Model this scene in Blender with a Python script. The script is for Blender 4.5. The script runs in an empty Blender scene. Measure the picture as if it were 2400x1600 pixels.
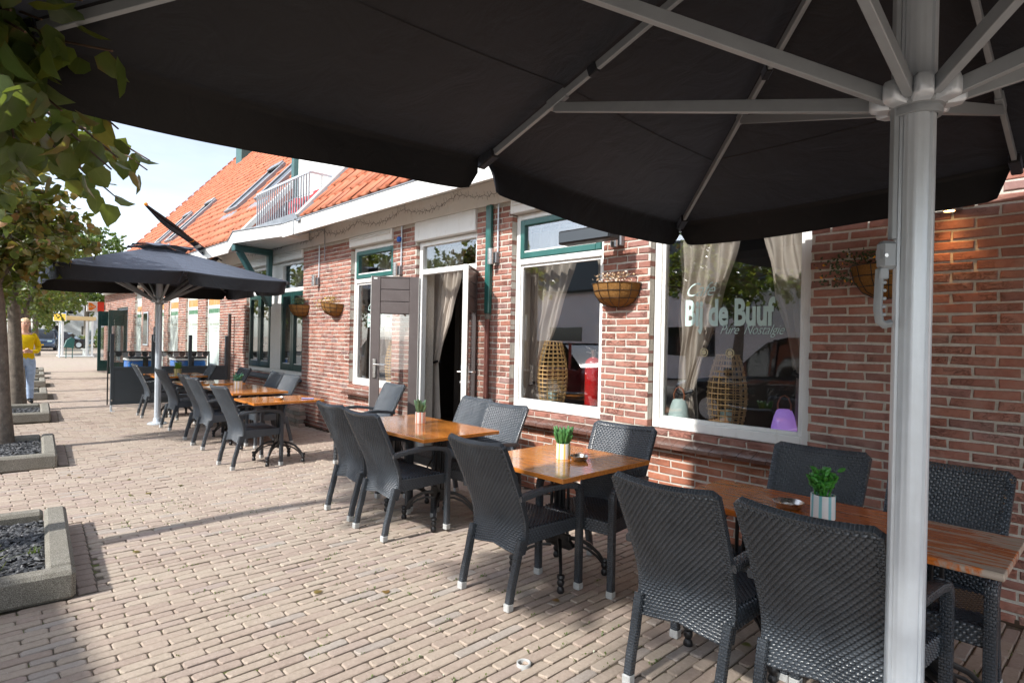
import bpy, math, random
import numpy as np
from mathutils import Vector, Matrix, Quaternion
R = math.radians
rng = np.random.default_rng(7)
random.seed(7)
S = bpy.context.scene
COL = S.collection

# ------------------------------------------------------------------ camera
CAM_H = 1.52
YAW, PITCH, ROLL = R(46.933), R(0.168), R(1.18)
fwd = Vector((-math.sin(YAW)*math.cos(PITCH), math.cos(YAW)*math.cos(PITCH), -math.sin(PITCH)))
rt0 = Vector((math.cos(YAW), math.sin(YAW), 0))
up0 = rt0.cross(fwd)
rt = rt0*math.cos(ROLL) + up0*math.sin(ROLL)
upv = -rt0*math.sin(ROLL) + up0*math.cos(ROLL)
cd = bpy.data.cameras.new('camera'); cam = bpy.data.objects.new('camera', cd); COL.objects.link(cam)
cam.matrix_world = Matrix(((rt.x, upv.x, -fwd.x, 0), (rt.y, upv.y, -fwd.y, 0), (rt.z, upv.z, -fwd.z, CAM_H), (0, 0, 0, 1)))
cd.sensor_fit = 'HORIZONTAL'; cd.sensor_width = 36; cd.lens = 1383.2/2400*36
cd.clip_start = 0.05; cd.clip_end = 800
S.camera = cam

# ------------------------------------------------------------------ light
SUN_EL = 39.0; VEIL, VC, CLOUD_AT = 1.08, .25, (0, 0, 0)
w = bpy.data.worlds.new('World'); S.world = w; w.use_nodes = True
nt = w.node_tree; nt.nodes.clear()
out = nt.nodes.new('ShaderNodeOutputWorld'); bg = nt.nodes.new('ShaderNodeBackground')
sky = nt.nodes.new('ShaderNodeTexSky'); sky.sky_type = 'NISHITA'; sky.sun_disc = False
sky.sun_elevation = R(SUN_EL); sky.sun_rotation = R(180); sky.altitude = 0; sky.air_density = 1.0; sky.dust_density = .9; sky.ozone_density = 1.0
tc = nt.nodes.new('ShaderNodeTexCoord'); mp = nt.nodes.new('ShaderNodeMapping'); mp.inputs['Scale'].default_value = (1.0, 1.0, 3.2)
nz = nt.nodes.new('ShaderNodeTexNoise'); nz.inputs['Scale'].default_value = 1.7; nz.inputs['Detail'].default_value = 9; nz.inputs['Roughness'].default_value = .58
nz.inputs['Distortion'].default_value = .5
rp = nt.nodes.new('ShaderNodeValToRGB'); rp.color_ramp.elements[0].position = .34; rp.color_ramp.elements[1].position = .66
rp.color_ramp.elements[0].color = (.75, .75, .75, 1); rp.color_ramp.elements[1].color = (1, 1, 1, 1)
mx = nt.nodes.new('ShaderNodeMix'); mx.data_type = 'RGBA'
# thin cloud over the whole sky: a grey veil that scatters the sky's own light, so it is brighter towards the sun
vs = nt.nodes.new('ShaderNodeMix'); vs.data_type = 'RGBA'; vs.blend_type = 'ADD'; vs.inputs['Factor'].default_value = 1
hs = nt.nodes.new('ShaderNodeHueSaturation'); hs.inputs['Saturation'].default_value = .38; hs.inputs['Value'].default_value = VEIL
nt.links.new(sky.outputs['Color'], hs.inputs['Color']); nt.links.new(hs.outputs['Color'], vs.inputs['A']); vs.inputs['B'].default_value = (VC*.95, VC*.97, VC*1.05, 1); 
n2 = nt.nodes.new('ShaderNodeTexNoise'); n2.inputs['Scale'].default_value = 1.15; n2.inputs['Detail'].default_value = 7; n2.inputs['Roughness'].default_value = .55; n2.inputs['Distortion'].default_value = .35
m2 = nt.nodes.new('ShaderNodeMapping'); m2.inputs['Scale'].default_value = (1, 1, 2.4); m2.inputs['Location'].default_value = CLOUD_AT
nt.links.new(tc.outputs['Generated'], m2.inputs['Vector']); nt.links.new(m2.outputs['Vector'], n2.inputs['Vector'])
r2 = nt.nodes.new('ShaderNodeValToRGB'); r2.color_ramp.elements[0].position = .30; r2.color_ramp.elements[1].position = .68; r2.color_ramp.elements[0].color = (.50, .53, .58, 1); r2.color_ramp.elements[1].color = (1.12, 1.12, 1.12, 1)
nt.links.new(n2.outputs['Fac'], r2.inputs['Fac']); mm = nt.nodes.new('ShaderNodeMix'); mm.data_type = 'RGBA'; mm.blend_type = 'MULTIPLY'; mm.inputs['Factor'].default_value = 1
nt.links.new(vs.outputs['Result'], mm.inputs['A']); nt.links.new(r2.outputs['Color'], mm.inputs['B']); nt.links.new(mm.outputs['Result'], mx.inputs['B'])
L = nt.links.new
L(tc.outputs['Generated'], mp.inputs['Vector']); L(mp.outputs['Vector'], nz.inputs['Vector']); L(nz.outputs['Fac'], rp.inputs['Fac'])
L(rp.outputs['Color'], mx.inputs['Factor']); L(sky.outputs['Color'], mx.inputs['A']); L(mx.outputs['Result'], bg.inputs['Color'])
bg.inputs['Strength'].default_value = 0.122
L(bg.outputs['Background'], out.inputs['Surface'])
sd = bpy.data.lights.new('sun', 'SUN'); sd.energy = 2.3; sd.angle = R(1.9); sd.color = (1.0, .965, .915)
sun = bpy.data.objects.new('sun', sd); COL.objects.link(sun)
sdir = Vector((.015, math.cos(R(SUN_EL)), -math.sin(R(SUN_EL))))   # the way the light travels: straight at the facade
sun.rotation_euler = sdir.to_track_quat('-Z', 'Y').to_euler()
S.view_settings.view_transform = 'Standard'; S.view_settings.look = 'None'
S.view_settings.exposure = 1.47; S.view_settings.gamma = 1.0
S.render.engine = 'CYCLES'
S.cycles.max_bounces = 8; S.cycles.diffuse_bounces = 3; S.cycles.glossy_bounces = 3; S.cycles.transparent_max_bounces = 12; S.cycles.transmission_bounces = 4
S.cycles.caustics_reflective = False; S.cycles.caustics_refractive = False
S.cycles.use_denoising = True; S.cycles.sample_clamp_indirect = 6

# ------------------------------------------------------------------ helpers
def proj(p):
    d = Vector(p) - Vector((0, 0, CAM_H)); z = d.dot(fwd)
    if z < .2: return None
    return 1200+1383.2*d.dot(rt)/z, 800-1383.2*d.dot(upv)/z, z
def inframe(p, m=0):
    q = proj(p)
    return q if q and -m < q[0] < 2400+m and -m < q[1] < 1600+m else None

def tag(o, label=None, cat=None, group=None, kind=None):
    if label: o['label'] = label
    if cat: o['category'] = cat
    if group: o['group'] = group
    if kind: o['kind'] = kind
    return o
def empty(name, loc=(0, 0, 0), rz=0):
    o = bpy.data.objects.new(name, None); o.empty_display_size = .1; COL.objects.link(o); o.location = loc; o.rotation_euler = (0, 0, rz); return o
def link(name, me, parent=None):
    o = bpy.data.objects.new(name, me); COL.objects.link(o)
    if parent is not None: o.parent = parent
    return o
def copy_tree(o, parent=None):
    c = o.copy(); COL.objects.link(c); c.parent = parent
    for ch in o.children: copy_tree(ch, c)
    return c
def np_mesh(name, V, Fc, m, rnd=None, smooth=False, uv=None):
    """V (n,3), Fc (m,k)"""
    me = bpy.data.meshes.new(name); n = len(V); k = Fc.shape[1]; mf = len(Fc)
    me.vertices.add(n); me.vertices.foreach_set('co', np.asarray(V, np.float32).ravel())
    me.loops.add(mf*k); me.loops.foreach_set('vertex_index', np.asarray(Fc, np.int32).ravel())
    me.polygons.add(mf); me.polygons.foreach_set('loop_start', np.arange(0, mf*k, k, dtype=np.int32))
    try: me.polygons.foreach_set('loop_total', np.full(mf, k, np.int32))
    except Exception: pass
    me.polygons.foreach_set('use_smooth', np.full(mf, smooth, bool))
    if rnd is not None:
        a = me.attributes.new('rnd', 'FLOAT', 'POINT'); a.data.foreach_set('value', np.asarray(rnd, np.float32))
    if uv is not None:
        l = me.uv_layers.new(name='UVMap'); l.data.foreach_set('uv', np.asarray(uv, np.float32)[np.asarray(Fc).ravel()].ravel())
    me.update(calc_edges=True); me.validate()
    if m: me.materials.append(m)
    return me

class MB:
    def __init__(s): s.v = []; s.f = []; s.u = []
    def add(s, vs, fs, uvs=None):
        b = len(s.v); s.v += [tuple(p) for p in vs]; s.f += [tuple(b+i for i in f) for f in fs]
        s.u += list(uvs) if uvs else [(p[0]+p[1]*.37, p[2]+p[1]*.61) for p in vs]
        return s
    def box(s, x0, x1, y0, y1, z0, z1, b=0, M=None):
        if x0 > x1: x0, x1 = x1, x0
        if y0 > y1: y0, y1 = y1, y0
        if z0 > z1: z0, z1 = z1, z0
        lo = (x0, y0, z0); hi = (x1, y1, z1)
        if b <= 0:
            vs = [(hi[0] if i & 1 else lo[0], hi[1] if i & 2 else lo[1], hi[2] if i & 4 else lo[2]) for i in range(8)]
            fs = [(0, 2, 3, 1), (4, 5, 7, 6), (0, 1, 5, 4), (2, 6, 7, 3), (0, 4, 6, 2), (1, 3, 7, 5)]
        else:
            b = min(b, .49*(x1-x0), .49*(y1-y0), .49*(z1-z0)); vs = []
            for i in range(8):
                for a in range(3):
                    p = []
                    for k in range(3):
                        h = i >> k & 1
                        e = hi[k] if h else lo[k]
                        p.append(e if k == a else (e-b if h else e+b))
                    vs.append(tuple(p))
            V = lambda i, a: i*3+a
            fs = []
            for a in range(3):
                for h in (0, 1):
                    o = [k for k in range(3) if k != a]
                    c = [(h << a) | (p << o[0]) | (q << o[1]) for p, q in ((0, 0), (1, 0), (1, 1), (0, 1))]
                    fc = [V(i, a) for i in c]
                    flip = (a == 1) ^ (h == 0)
                    fs.append(tuple(fc[::-1] if flip else fc))
            for k in range(3):
                o = [q for q in range(3) if q != k]
                for p in (0, 1):
                    for q in (0, 1):
                        c1 = (p << o[0]) | (q << o[1]); c2 = c1 | (1 << k)
                        fs.append((V(c1, o[0]), V(c2, o[0]), V(c2, o[1]), V(c1, o[1])))
            for i in range(8): fs.append((V(i, 0), V(i, 1), V(i, 2)))
        if M is not None: vs = [M @ Vector(p) for p in vs]
        return s.add(vs, fs)
    def bar(s, p0, p1, w, h, b=0, up=(0, 0, 1)):
        p0 = Vector(p0); p1 = Vector(p1); d = p1-p0; ln = d.length; d.normalize(); u = Vector(up)
        sx = d.cross(u)
        if sx.length < 1e-4: sx = d.cross(Vector((0, 1, 0)))
        sx.normalize(); u = sx.cross(d)
        M = Matrix(((sx.x, d.x, u.x, p0.x), (sx.y, d.y, u.y, p0.y), (sx.z, d.z, u.z, p0.z), (0, 0, 0, 1)))
        return s.box(-w/2, w/2, 0, ln, -h/2, h/2, b, M)
    def sweep(s, pts, prof, sc=None, caps=True, up=None):
        """prof: closed 2D list; pts: path; sc: scale per point"""
        P = [Vector(p) for p in pts]; n = len(P); k = len(prof); sc = sc or [1]*n
        T = [(P[min(i+1, n-1)]-P[max(i-1, 0)]).normalized() for i in range(n)]
        u = Vector(up) if up else (Vector((0, 0, 1)) if abs(T[0].z) < .9 else Vector((1, 0, 0)))
        sx = T[0].cross(u).normalized(); uu = sx.cross(T[0]); vs = []; uv = []; ln = 0
        per = [0]
        for j in range(k): per.append(per[-1]+math.dist(prof[j], prof[(j+1) % k]))
        for i in range(n):
            if i:
                q = T[i-1].rotation_difference(T[i]); sx = q @ sx; uu = q @ uu; ln += (P[i]-P[i-1]).length
            a = sc[i] if isinstance(sc[i], (tuple, list)) else (sc[i], sc[i])
            for j in range(k):
                vs.append(P[i]+sx*prof[j][0]*a[0]+uu*prof[j][1]*a[1]); uv.append((per[j], ln))
        fs = [(i*k+j, i*k+(j+1) % k, (i+1)*k+(j+1) % k, (i+1)*k+j) for i in range(n-1) for j in range(k)]
        if caps: fs += [tuple(range(k))[::-1], tuple((n-1)*k+j for j in range(k))]
        return s.add(vs, fs, uv)
    def tube(s, pts, r, seg=8, caps=True):
        rs = r if isinstance(r, (list, tuple)) else [r]*len(pts)
        prof = [(math.cos(2*math.pi*j/seg), math.sin(2*math.pi*j/seg)) for j in range(seg)]
        return s.sweep(pts, prof, list(rs), caps)
    def lathe(s, prof, c=(0, 0, 0), seg=16, M=None, a0=0, a1=2*math.pi):
        full = abs(a1-a0-2*math.pi) < 1e-6; m = seg if full else seg+1; vs = []
        for r, z in prof:
            for j in range(m):
                a = a0+(a1-a0)*j/seg; p = Vector((c[0]+r*math.cos(a), c[1]+r*math.sin(a), c[2]+z))
                vs.append(M @ p if M is not None else p)
        fs = [(i*m+j, i*m+(j+1) % m, (i+1)*m+(j+1) % m, (i+1)*m+j) for i in range(len(prof)-1) for j in range(m if full else m-1)]
        return s.add(vs, fs)
    def prism(s, poly, z0, z1, M=None):
        n = len(poly); vs = [(x, y, z0) for x, y in poly]+[(x, y, z1) for x, y in poly]
        if M is not None: vs = [M @ Vector(p) for p in vs]
        return s.add(vs, [tuple(range(n))[::-1], tuple(range(n, 2*n))]+[(i, (i+1) % n, n+(i+1) % n, n+i) for i in range(n)])
    def grid(s, fn, nu, nv, closed=False):
        vs = [fn(i/nu, j/nv) for j in range(nv+1) for i in range(nu+1)]
        return s.add(vs, [(j*(nu+1)+i, j*(nu+1)+i+1, (j+1)*(nu+1)+i+1, (j+1)*(nu+1)+i) for j in range(nv) for i in range(nu)],
                     [(i/nu, j/nv) for j in range(nv+1) for i in range(nu+1)])
    def mesh(s, name, m, smooth=False, fix=True):
        import bmesh
        me = bpy.data.meshes.new(name); me.from_pydata(s.v, [], s.f)
        l = me.uv_layers.new(name='UVMap')
        vi = np.empty(len(me.loops), np.int32); me.loops.foreach_get('vertex_index', vi)
        l.data.foreach_set('uv', np.asarray(s.u, np.float32)[vi].ravel())
        if fix:
            bm = bmesh.new(); bm.from_mesh(me); bmesh.ops.recalc_face_normals(bm, faces=bm.faces); bm.to_mesh(me); bm.free()
        if smooth:
            me.polygons.foreach_set('use_smooth', np.full(len(me.polygons), True))
            if smooth != 'all': me.set_sharp_from_angle(angle=R(40))
        if m:
            for q in (m if isinstance(m, (list, tuple)) else [m]): me.materials.append(q)
        me.update(); return me
    def build(s, name, m, parent=None, smooth=False, fix=True):
        return link(name, s.mesh(name, m, smooth, fix), parent)

# ------------------------------------------------------------------ materials
class N:
    def __init__(s, name):
        s.m = bpy.data.materials.new(name); s.m.use_nodes = True; s.t = s.m.node_tree
        s.b = s.t.nodes['Principled BSDF']; s.o = s.t.nodes['Material Output']
    def n(s, ty, **kw):
        q = s.t.nodes.new('ShaderNode'+ty)
        for k, v in kw.items():
            if k in q.inputs: q.inputs[k].default_value = v
            else: setattr(q, k, v)
        return q
    def l(s, a, b): s.t.links.new(a, b); return s
    def obj(s, scale=(1, 1, 1), kind='Object'):
        t = s.n('TexCoord'); m = s.n('Mapping'); m.inputs['Scale'].default_value = scale; s.l(t.outputs[kind], m.inputs['Vector']); return m.outputs['Vector']
    def world(s, scale=(1, 1, 1)):
        t = s.n('NewGeometry'); m = s.n('Mapping'); m.inputs['Scale'].default_value = scale; s.l(t.outputs['Position'], m.inputs['Vector']); return m.outputs['Vector']
    def noise(s, vec, scale, detail=4, rough=.55, dist=0):
        q = s.n('TexNoise', Scale=scale, Detail=detail, Roughness=rough, Distortion=dist); s.l(vec, q.inputs['Vector']); return q.outputs['Fac']
    def ramp(s, fac, stops, interp='LINEAR'):
        q = s.n('ValToRGB'); e = q.color_ramp.elements; q.color_ramp.interpolation = interp
        while len(e) < len(stops): e.new(.5)
        for i, (p, c) in enumerate(stops):
            e[i].position = p; e[i].color = (*c, 1) if len(c) == 3 else c
        s.l(fac, q.inputs['Fac']); return q.outputs['Color']
    def mix(s, f, a, b, mode='MIX'):
        q = s.n('Mix', data_type='RGBA', blend_type=mode)
        for k, v in (('Factor', f), ('A', a), ('B', b)):
            if isinstance(v, (int, float)): q.inputs[k].default_value = v
            elif isinstance(v, tuple): q.inputs[k].default_value = (*v, 1) if len(v) == 3 else v
            else: s.l(v, q.inputs[k])
        return q.outputs['Result']
    def math(s, op, a, b=0, c=None):
        q = s.n('Math', operation=op)
        for i, v in enumerate((a, b) if c is None else (a, b, c)):
            if isinstance(v, (int, float)): q.inputs[i].default_value = v
            else: s.l(v, q.inputs[i])
        return q.outputs[0]
    def bump(s, h, strength=.5, dist=.01):
        q = s.n('Bump', Strength=strength, Distance=dist); s.l(h, q.inputs['Height']); s.l(q.outputs['Normal'], s.b.inputs['Normal']); return s
    def set(s, color=None, rough=None, metal=None, spec=None, coat=None, coat_rough=None, sss=None):
        for k, v in (('Base Color', color), ('Roughness', rough), ('Metallic', metal), ('Specular IOR Level', spec), ('Coat Weight', coat), ('Coat Roughness', coat_rough)):
            if v is None: continue
            if isinstance(v, (int, float)): s.b.inputs[k].default_value = v
            elif isinstance(v, tuple): s.b.inputs[k].default_value = (*v, 1)
            else: s.l(v, s.b.inputs[k])
        return s
    def attr(s, name='rnd'):
        q = s.n('Attribute', attribute_name=name); return q.outputs['Fac']

def painted(name, c, rough=.4, var=.12, scale=6, bump=.0, metal=0, spec=.5, coat=None, dirt=None):
    n = N(name); v = n.world(); f = n.noise(v, scale, 6, .6)
    lo = tuple(x*(1-var) for x in c); hi = tuple(min(1, x*(1+var)) for x in c)
    col = n.ramp(f, [(.3, lo), (.7, hi)])
    if dirt:
        g = n.noise(n.world((1, 1, .35)), scale*3.1, 8, .7)
        k = n.ramp(g, [(.56, (0, 0, 0)), (.72, (1, 1, 1))]); col = n.mix(n.math('MULTIPLY', k, .6), col, dirt)
    n.set(col, n.ramp(f, [(.2, (rough*.85,)*3), (.8, (min(1, rough*1.2),)*3)]), metal, spec, coat)
    if bump: n.bump(n.noise(v, scale*25, 3), bump, .002)
    return n.m

def brick_mat(name, stops, bumpd=.006, fleck=None, rough=.85, nscale=38, folds=False):
    n = N(name); v = n.obj() if False else n.world()
    r = n.attr(); col = n.ramp(r, stops)
    f1 = n.noise(v, nscale, 8, .65); f2 = n.noise(v, 9, 4)
    col = n.mix(n.ramp(f1, [(.35, (0, 0, 0)), (.75, (.55, .55, .55))]), col, n.mix(.5, col, (.10, .06, .05)))
    col = n.mix(n.ramp(f2, [(.45, (0, 0, 0)), (.8, (.5, .5, .5))]), col, n.mix(.45, col, (.62, .50, .43)))
    if fleck:
        fl = n.noise(v, 120, 2); col = n.mix(n.ramp(fl, [(.66, (0, 0, 0)), (.74, (.7, .7, .7))]), col, fleck)
    n.set(col, rough, 0, .3)
    w1 = n.noise(v, nscale*.9, 6, .6, .8)
    if folds:
        rg = n.math('ABSOLUTE', n.math('SUBTRACT', n.noise(n.world((1, 1, 1.8)), 17, 5, .6, 1.6), .5))
        cr = n.ramp(rg, [(0, (0, 0, 0)), (.035, (1, 1, 1))]); msk = n.ramp(n.noise(v, 5, 3), [(.5, (1, 1, 1)), (.62, (0, 0, 0))])
        w1 = n.math('ADD', n.math('MULTIPLY', w1, .6), n.math('MULTIPLY', n.math('MAXIMUM', cr, msk), .8))
    n.bump(w1, .9, bumpd); return n.m
# ---- material instances
M = {}
M['brick'] = brick_mat('brick_red', [(0, (.26, .128, .106)), (.18, (.31, .140, .108)), (.4, (.36, .152, .110)), (.6, (.39, .168, .120)), (.78, (.42, .200, .150)), (.9, (.32, .158, .134)), (1, (.28, .172, .155))], .011, folds=True)
M['brickpl'] = brick_mat('brick_plinth', [(0, (.34, .12, .07)), (1, (.42, .16, .09))], .010, folds=True)
n = N('mortar'); v = n.world(); f = n.noise(v, 60, 8, .7)
n.set(n.mix(n.ramp(n.noise(v, 3, 4), [(.35, (0, 0, 0)), (.7, (1, 1, 1))]), n.ramp(f, [(.3, (.42, .385, .335)), (.7, (.60, .56, .495))]), n.ramp(f, [(.3, (.48, .44, .38)), (.7, (.68, .635, .56))])), .95, 0, .2).bump(n.noise(v, 140, 4), .8, .004); M['mortar'] = n.m
M['paver'] = brick_mat('paver_clay', [(0, (.37, .29, .24)), (.25, (.405, .325, .265)), (.55, (.43, .355, .285)), (.8, (.45, .38, .305)), (.92, (.385, .30, .26)), (1, (.40, .355, .31))], .005, (.60, .55, .50), .88, 60)
n = N('joint_sand'); v = n.world(); f = n.noise(v, 90, 6, .7); g = n.noise(v, 2.2, 5, .6)
c = n.ramp(f, [(.3, (.085, .068, .052)), (.7, (.22, .18, .14))])
c = n.mix(n.ramp(n.math('MULTIPLY', g, n.noise(v, 26, 3)), [(.30, (0, 0, 0)), (.36, (.8, .8, .8))]), c, (.13, .17, .035))
n.set(c, .95, 0, .2).bump(f, .8, .006); M['sand'] = n.m
# far paving: the same clay courses where single pavers get too small to tell apart
n = N('paving_far'); v = n.world(); sw = n.n('SeparateXYZ'); n.l(v, sw.inputs[0]); cb = n.n('CombineXYZ'); n.l(sw.outputs[1], cb.inputs[0]); n.l(sw.outputs[0], cb.inputs[1])
bt = n.n('TexBrick', Scale=1.0); n.l(cb.outputs[0], bt.inputs['Vector'])
for k, q in (('Color1', (.44, .36, .29, 1)), ('Color2', (.39, .315, .26, 1)), ('Mortar', (.20, .16, .125, 1)), ('Mortar Size', .006), ('Mortar Smooth', .3), ('Brick Width', .216), ('Row Height', .066), ('Bias', 0)): bt.inputs[k].default_value = q
g = n.noise(v, .7, 6, .6); c = n.mix(n.ramp(g, [(.4, (0, 0, 0)), (.7, (.6, .6, .6))]), bt.outputs['Color'], (.36, .33, .22))
n.set(n.mix(n.ramp(n.noise(v, 7, 5), [(.3, (0, 0, 0)), (.8, (.5, .5, .5))]), c, (.56, .46, .40)), .9, 0, .25).bump(bt.outputs['Fac'], .5, -.006); M['pavefar'] = n.m
n = N('asphalt'); v = n.world(); f = n.noise(v, 70, 6, .7); n.set(n.ramp(f, [(.3, (.10, .095, .09)), (.7, (.19, .18, .17))]), .9, 0, .3).bump(f, .5, .004); M['asphalt'] = n.m
n = N('kerb_concrete'); v = n.world(); f = n.noise(v, 190, 3, .8); g = n.noise(v, 5, 6, .65)
c = n.ramp(f, [(.34, (.10, .092, .075)), (.5, (.24, .225, .19)), (.66, (.48, .46, .41))]); c = n.mix(n.ramp(g, [(.42, (0, 0, 0)), (.72, (.75, .75, .75))]), c, n.mix(.5, c, (.14, .13, .10)))
n.set(c, .95, 0, .2).bump(f, .9, .006); M['kerb'] = n.m
n = N('slate_gravel'); v = n.attr(); n.set(n.ramp(v, [(0, (.018, .02, .023)), (.6, (.06, .064, .07)), (1, (.16, .16, .165))]), .6, 0, .5); M['gravel'] = n.m
M['soil'] = painted('soil', (.03, .027, .022), .95, .3, 30, .5)
M['white'] = painted('white_paint', (.80, .80, .77), .42, .035, 4, dirt=(.62, .60, .54))
M['whiteold'] = painted('white_weathered', (.70, .70, .67), .6, .08, 12, dirt=(.40, .37, .30))
M['soffit'] = painted('soffit_panel', (.74, .74, .71), .5, .03, 3)
M['teal'] = painted('teal_paint', (.022, .115, .10), .35, .15, 8, coat=.25)
M['green'] = painted('dark_green_paint', (.010, .048, .043), .3, .2, 8, coat=.3)
M['grey_teal'] = painted('grey_teal_paint', (.045, .115, .115), .45, .15, 8)
M['brown'] = painted('brown_door_paint', (.112, .092, .088), .4, .08, 7, coat=.2, dirt=(.15, .13, .125))
M['alum'] = painted('anodised_aluminium', (.60, .66, .715), .32, .04, 20, metal=.3)
M['alumdk'] = painted('grey_powder_coat', (.30, .33, .355), .42, .06, 14, metal=.15)
M['steel'] = painted('brushed_steel', (.62, .60, .57), .28, .08, 30, metal=1)
M['zinc'] = painted('zinc_sheet', (.30, .32, .34), .5, .15, 8, metal=.6)
M['iron'] = painted('black_cast_iron', (.012, .012, .013), .35, .3, 30, .2)
M['anthra'] = painted('anthracite_steel', (.062, .080, .095), .5, .08, 10)
M['blackpl'] = painted('black_plastic', (.012, .012, .013), .4, .2, 20)
M['foot'] = painted('grey_nylon_foot', (.46, .47, .46), .5, .12, 60)
M['red'] = painted('red_enamel', (.55, .012, .012), .25, .06, 10, coat=.5)
M['redcloth'] = painted('red_cloth', (.55, .06, .07), .9, .2, 30)
M['pinkcloth'] = painted('pink_cord', (.7, .36, .45), .9, .1, 30)
M['orange'] = painted('orange_knob', (.75, .26, .02), .4, .1, 30)
M['bark'] = painted('lime_bark', (.15, .125, .10), .95, .4, 14, .9, dirt=(.34, .36, .30))
M['twig'] = painted('twig_bark', (.11, .065, .04), .8, .3, 40)
M['rattan'] = painted('rattan_cane', (.50, .32, .13), .5, .25, 50)
M['coco'] = N('coco_liner'); n = M['coco']; v = n.world(); f = n.noise(v, 90, 8, .75, 1.5); n.set(n.ramp(f, [(.3, (.17, .075, .02)), (.7, (.48, .26, .09))]), .95, 0, .1).bump(f, 1, .012); M['coco'] = n.m
n = N('glazed_sill_tile'); v = n.world(); f = n.noise(v, 10, 6); n.set(n.ramp(f, [(.3, (.105, .052, .040)), (.7, (.17, .088, .068))]), n.ramp(f, [(.2, (.12,)*3), (.8, (.32,)*3)]), 0, .6, .4, .1); M['silltile'] = n.m
n = N('roof_tile_clay'); v = n.world(); r = n.attr(); f = n.noise(v, 7, 8, .65)
c = n.ramp(r, [(0, (.38, .115, .060)), (.4, (.46, .150, .080)), (.75, (.51, .185, .102)), (.95, (.43, .15, .09)), (1, (.26, .105, .075))])
c = n.mix(n.ramp(f, [(.48, (0, 0, 0)), (.75, (.6, .6, .6))]), c, (.36, .17, .10)); n.set(c, .75, 0, .3).bump(n.noise(v, 60, 5), .4, .004); M['tile'] = n.m
n = N('varnished_teak'); v = n.obj((3.0, 26, 26)); f = n.noise(v, 1.6, 8, .62, 1.4); g = n.noise(n.obj((1.5, 120, 60)), 1.0, 3); h = n.noise(n.world(), 3, 3)
c = n.ramp(f, [(.28, (.44, .115, .014)), (.5, (.66, .215, .032)), (.72, (.78, .31, .058))]); c = n.mix(n.ramp(g, [(.5, (0, 0, 0)), (.7, (.5, .5, .5))]), c, (.20, .06, .014))
n.set(n.mix(n.ramp(h, [(.3, (0, 0, 0)), (.8, (.35, .35, .35))]), c, (.58, .27, .07)), .2, 0, .5, .6, .07).bump(n.noise(n.obj(), 4, 2), .03, .01); M['teak'] = n.m
# worn top: varnish flaked off along the grain, mostly at one end
n = N('worn_varnished_teak'); v = n.obj((3.0, 26, 26)); f = n.noise(v, 1.6, 8, .62, 1.4); g = n.noise(n.obj((1.5, 120, 60)), 1.0, 3)
c = n.ramp(f, [(.28, (.40, .095, .014)), (.5, (.60, .155, .024)), (.72, (.72, .23, .045))]); c = n.mix(n.ramp(g, [(.5, (0, 0, 0)), (.7, (.5, .5, .5))]), c, (.16, .045, .014))
tx = n.n('TexCoord'); sx = n.n('SeparateXYZ'); n.l(tx.outputs['Object'], sx.inputs[0])
edge = n.math('MULTIPLY_ADD', sx.outputs[0], .46, .36); edge2 = n.math('MULTIPLY', n.math('ABSOLUTE', sx.outputs[1]), .5)
k = n.math('ADD', n.math('ADD', edge, edge2), n.math('MULTIPLY_ADD', n.noise(n.obj((2.2, 17, 1)), 1.7, 9, .66, .8), 1.5, -.75)); wk = n.ramp(k, [(.64, (0, 0, 0)), (.72, (1, 1, 1))])
bare = n.ramp(g, [(.35, (.30, .235, .18)), (.65, (.52, .44, .36))])
n.set(n.mix(wk, c, bare), n.ramp(wk, [(0, (.24,)*3), (1, (.75,)*3)]), 0, .5, n.ramp(wk, [(0, (.7,)*3), (1, (0,)*3)]), .12).bump(n.math('SUBTRACT', n.noise(n.obj((2, 90, 2)), 1, 4), wk), .10, .003); M['teakworn'] = n.m
n = N('black_awning_cloth'); v = n.world(); f = n.noise(v, 2.4, 6, .6); g = n.noise(n.world((1, 1, 1)), 14, 7, .7, .6)
c = n.ramp(f, [(.3, (.0058, .0050, .0046)), (.7, (.0085, .0078, .0073))]); c = n.mix(n.ramp(g, [(.62, (0, 0, 0)), (.78, (.35, .35, .35))]), c, (.06, .06, .062))
n.set(c, .6, 0, .3); w1 = n.n('TexWave', Scale=240.0); n.l(n.world(), w1.inputs['Vector']); n.bump(n.math('ADD', n.math('MULTIPLY', n.noise(n.world(), 4, 4, .55, 1.2), 1.0), n.math('MULTIPLY', w1.outputs['Fac'], .02)), .35, .03); n.b.inputs['Sheen Weight'].default_value = .42; n.b.inputs['Sheen Roughness'].default_value = .45; n.b.inputs['Sheen Tint'].default_value = (.62, .74, 1, 1); M['awning'] = n.m
def wicker_mat(name, c0, c1):
    n = N(name); v = n.obj(); f = n.noise(v, 5, 6, .6); g = n.noise(n.world(), 70, 3)
    c = n.ramp(f, [(.3, c0), (.72, c1)]); c = n.mix(n.ramp(g, [(.6, (0, 0, 0)), (.75, (.4, .4, .4))]), c, (.09, .10, .11))
    t = n.n('TexCoord'); mp = n.n('Mapping'); n.l(t.outputs['UV'], mp.inputs['Vector']); bt = n.n('TexBrick', Scale=1.0); n.l(mp.outputs[0], bt.inputs['Vector'])
    for k, q in (('Color1', (1, 1, 1, 1)), ('Color2', (1, 1, 1, 1)), ('Mortar', (0, 0, 0, 1)), ('Mortar Size', .0035), ('Mortar Smooth', 1.0), ('Brick Width', .019), ('Row Height', .0125)): bt.inputs[k].default_value = q
    n.set(c, .27, 0, .75); return n, bt
n, bt = wicker_mat('woven_wicker', (.033, .042, .053), (.060, .072, .086)); M['wicker'] = n.m
n, bt = wicker_mat('wrapped_wicker', (.033, .042, .053), (.060, .072, .086)); n.bump(bt.outputs['Color'], .9, .004); M['wrap'] = n.m
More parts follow.
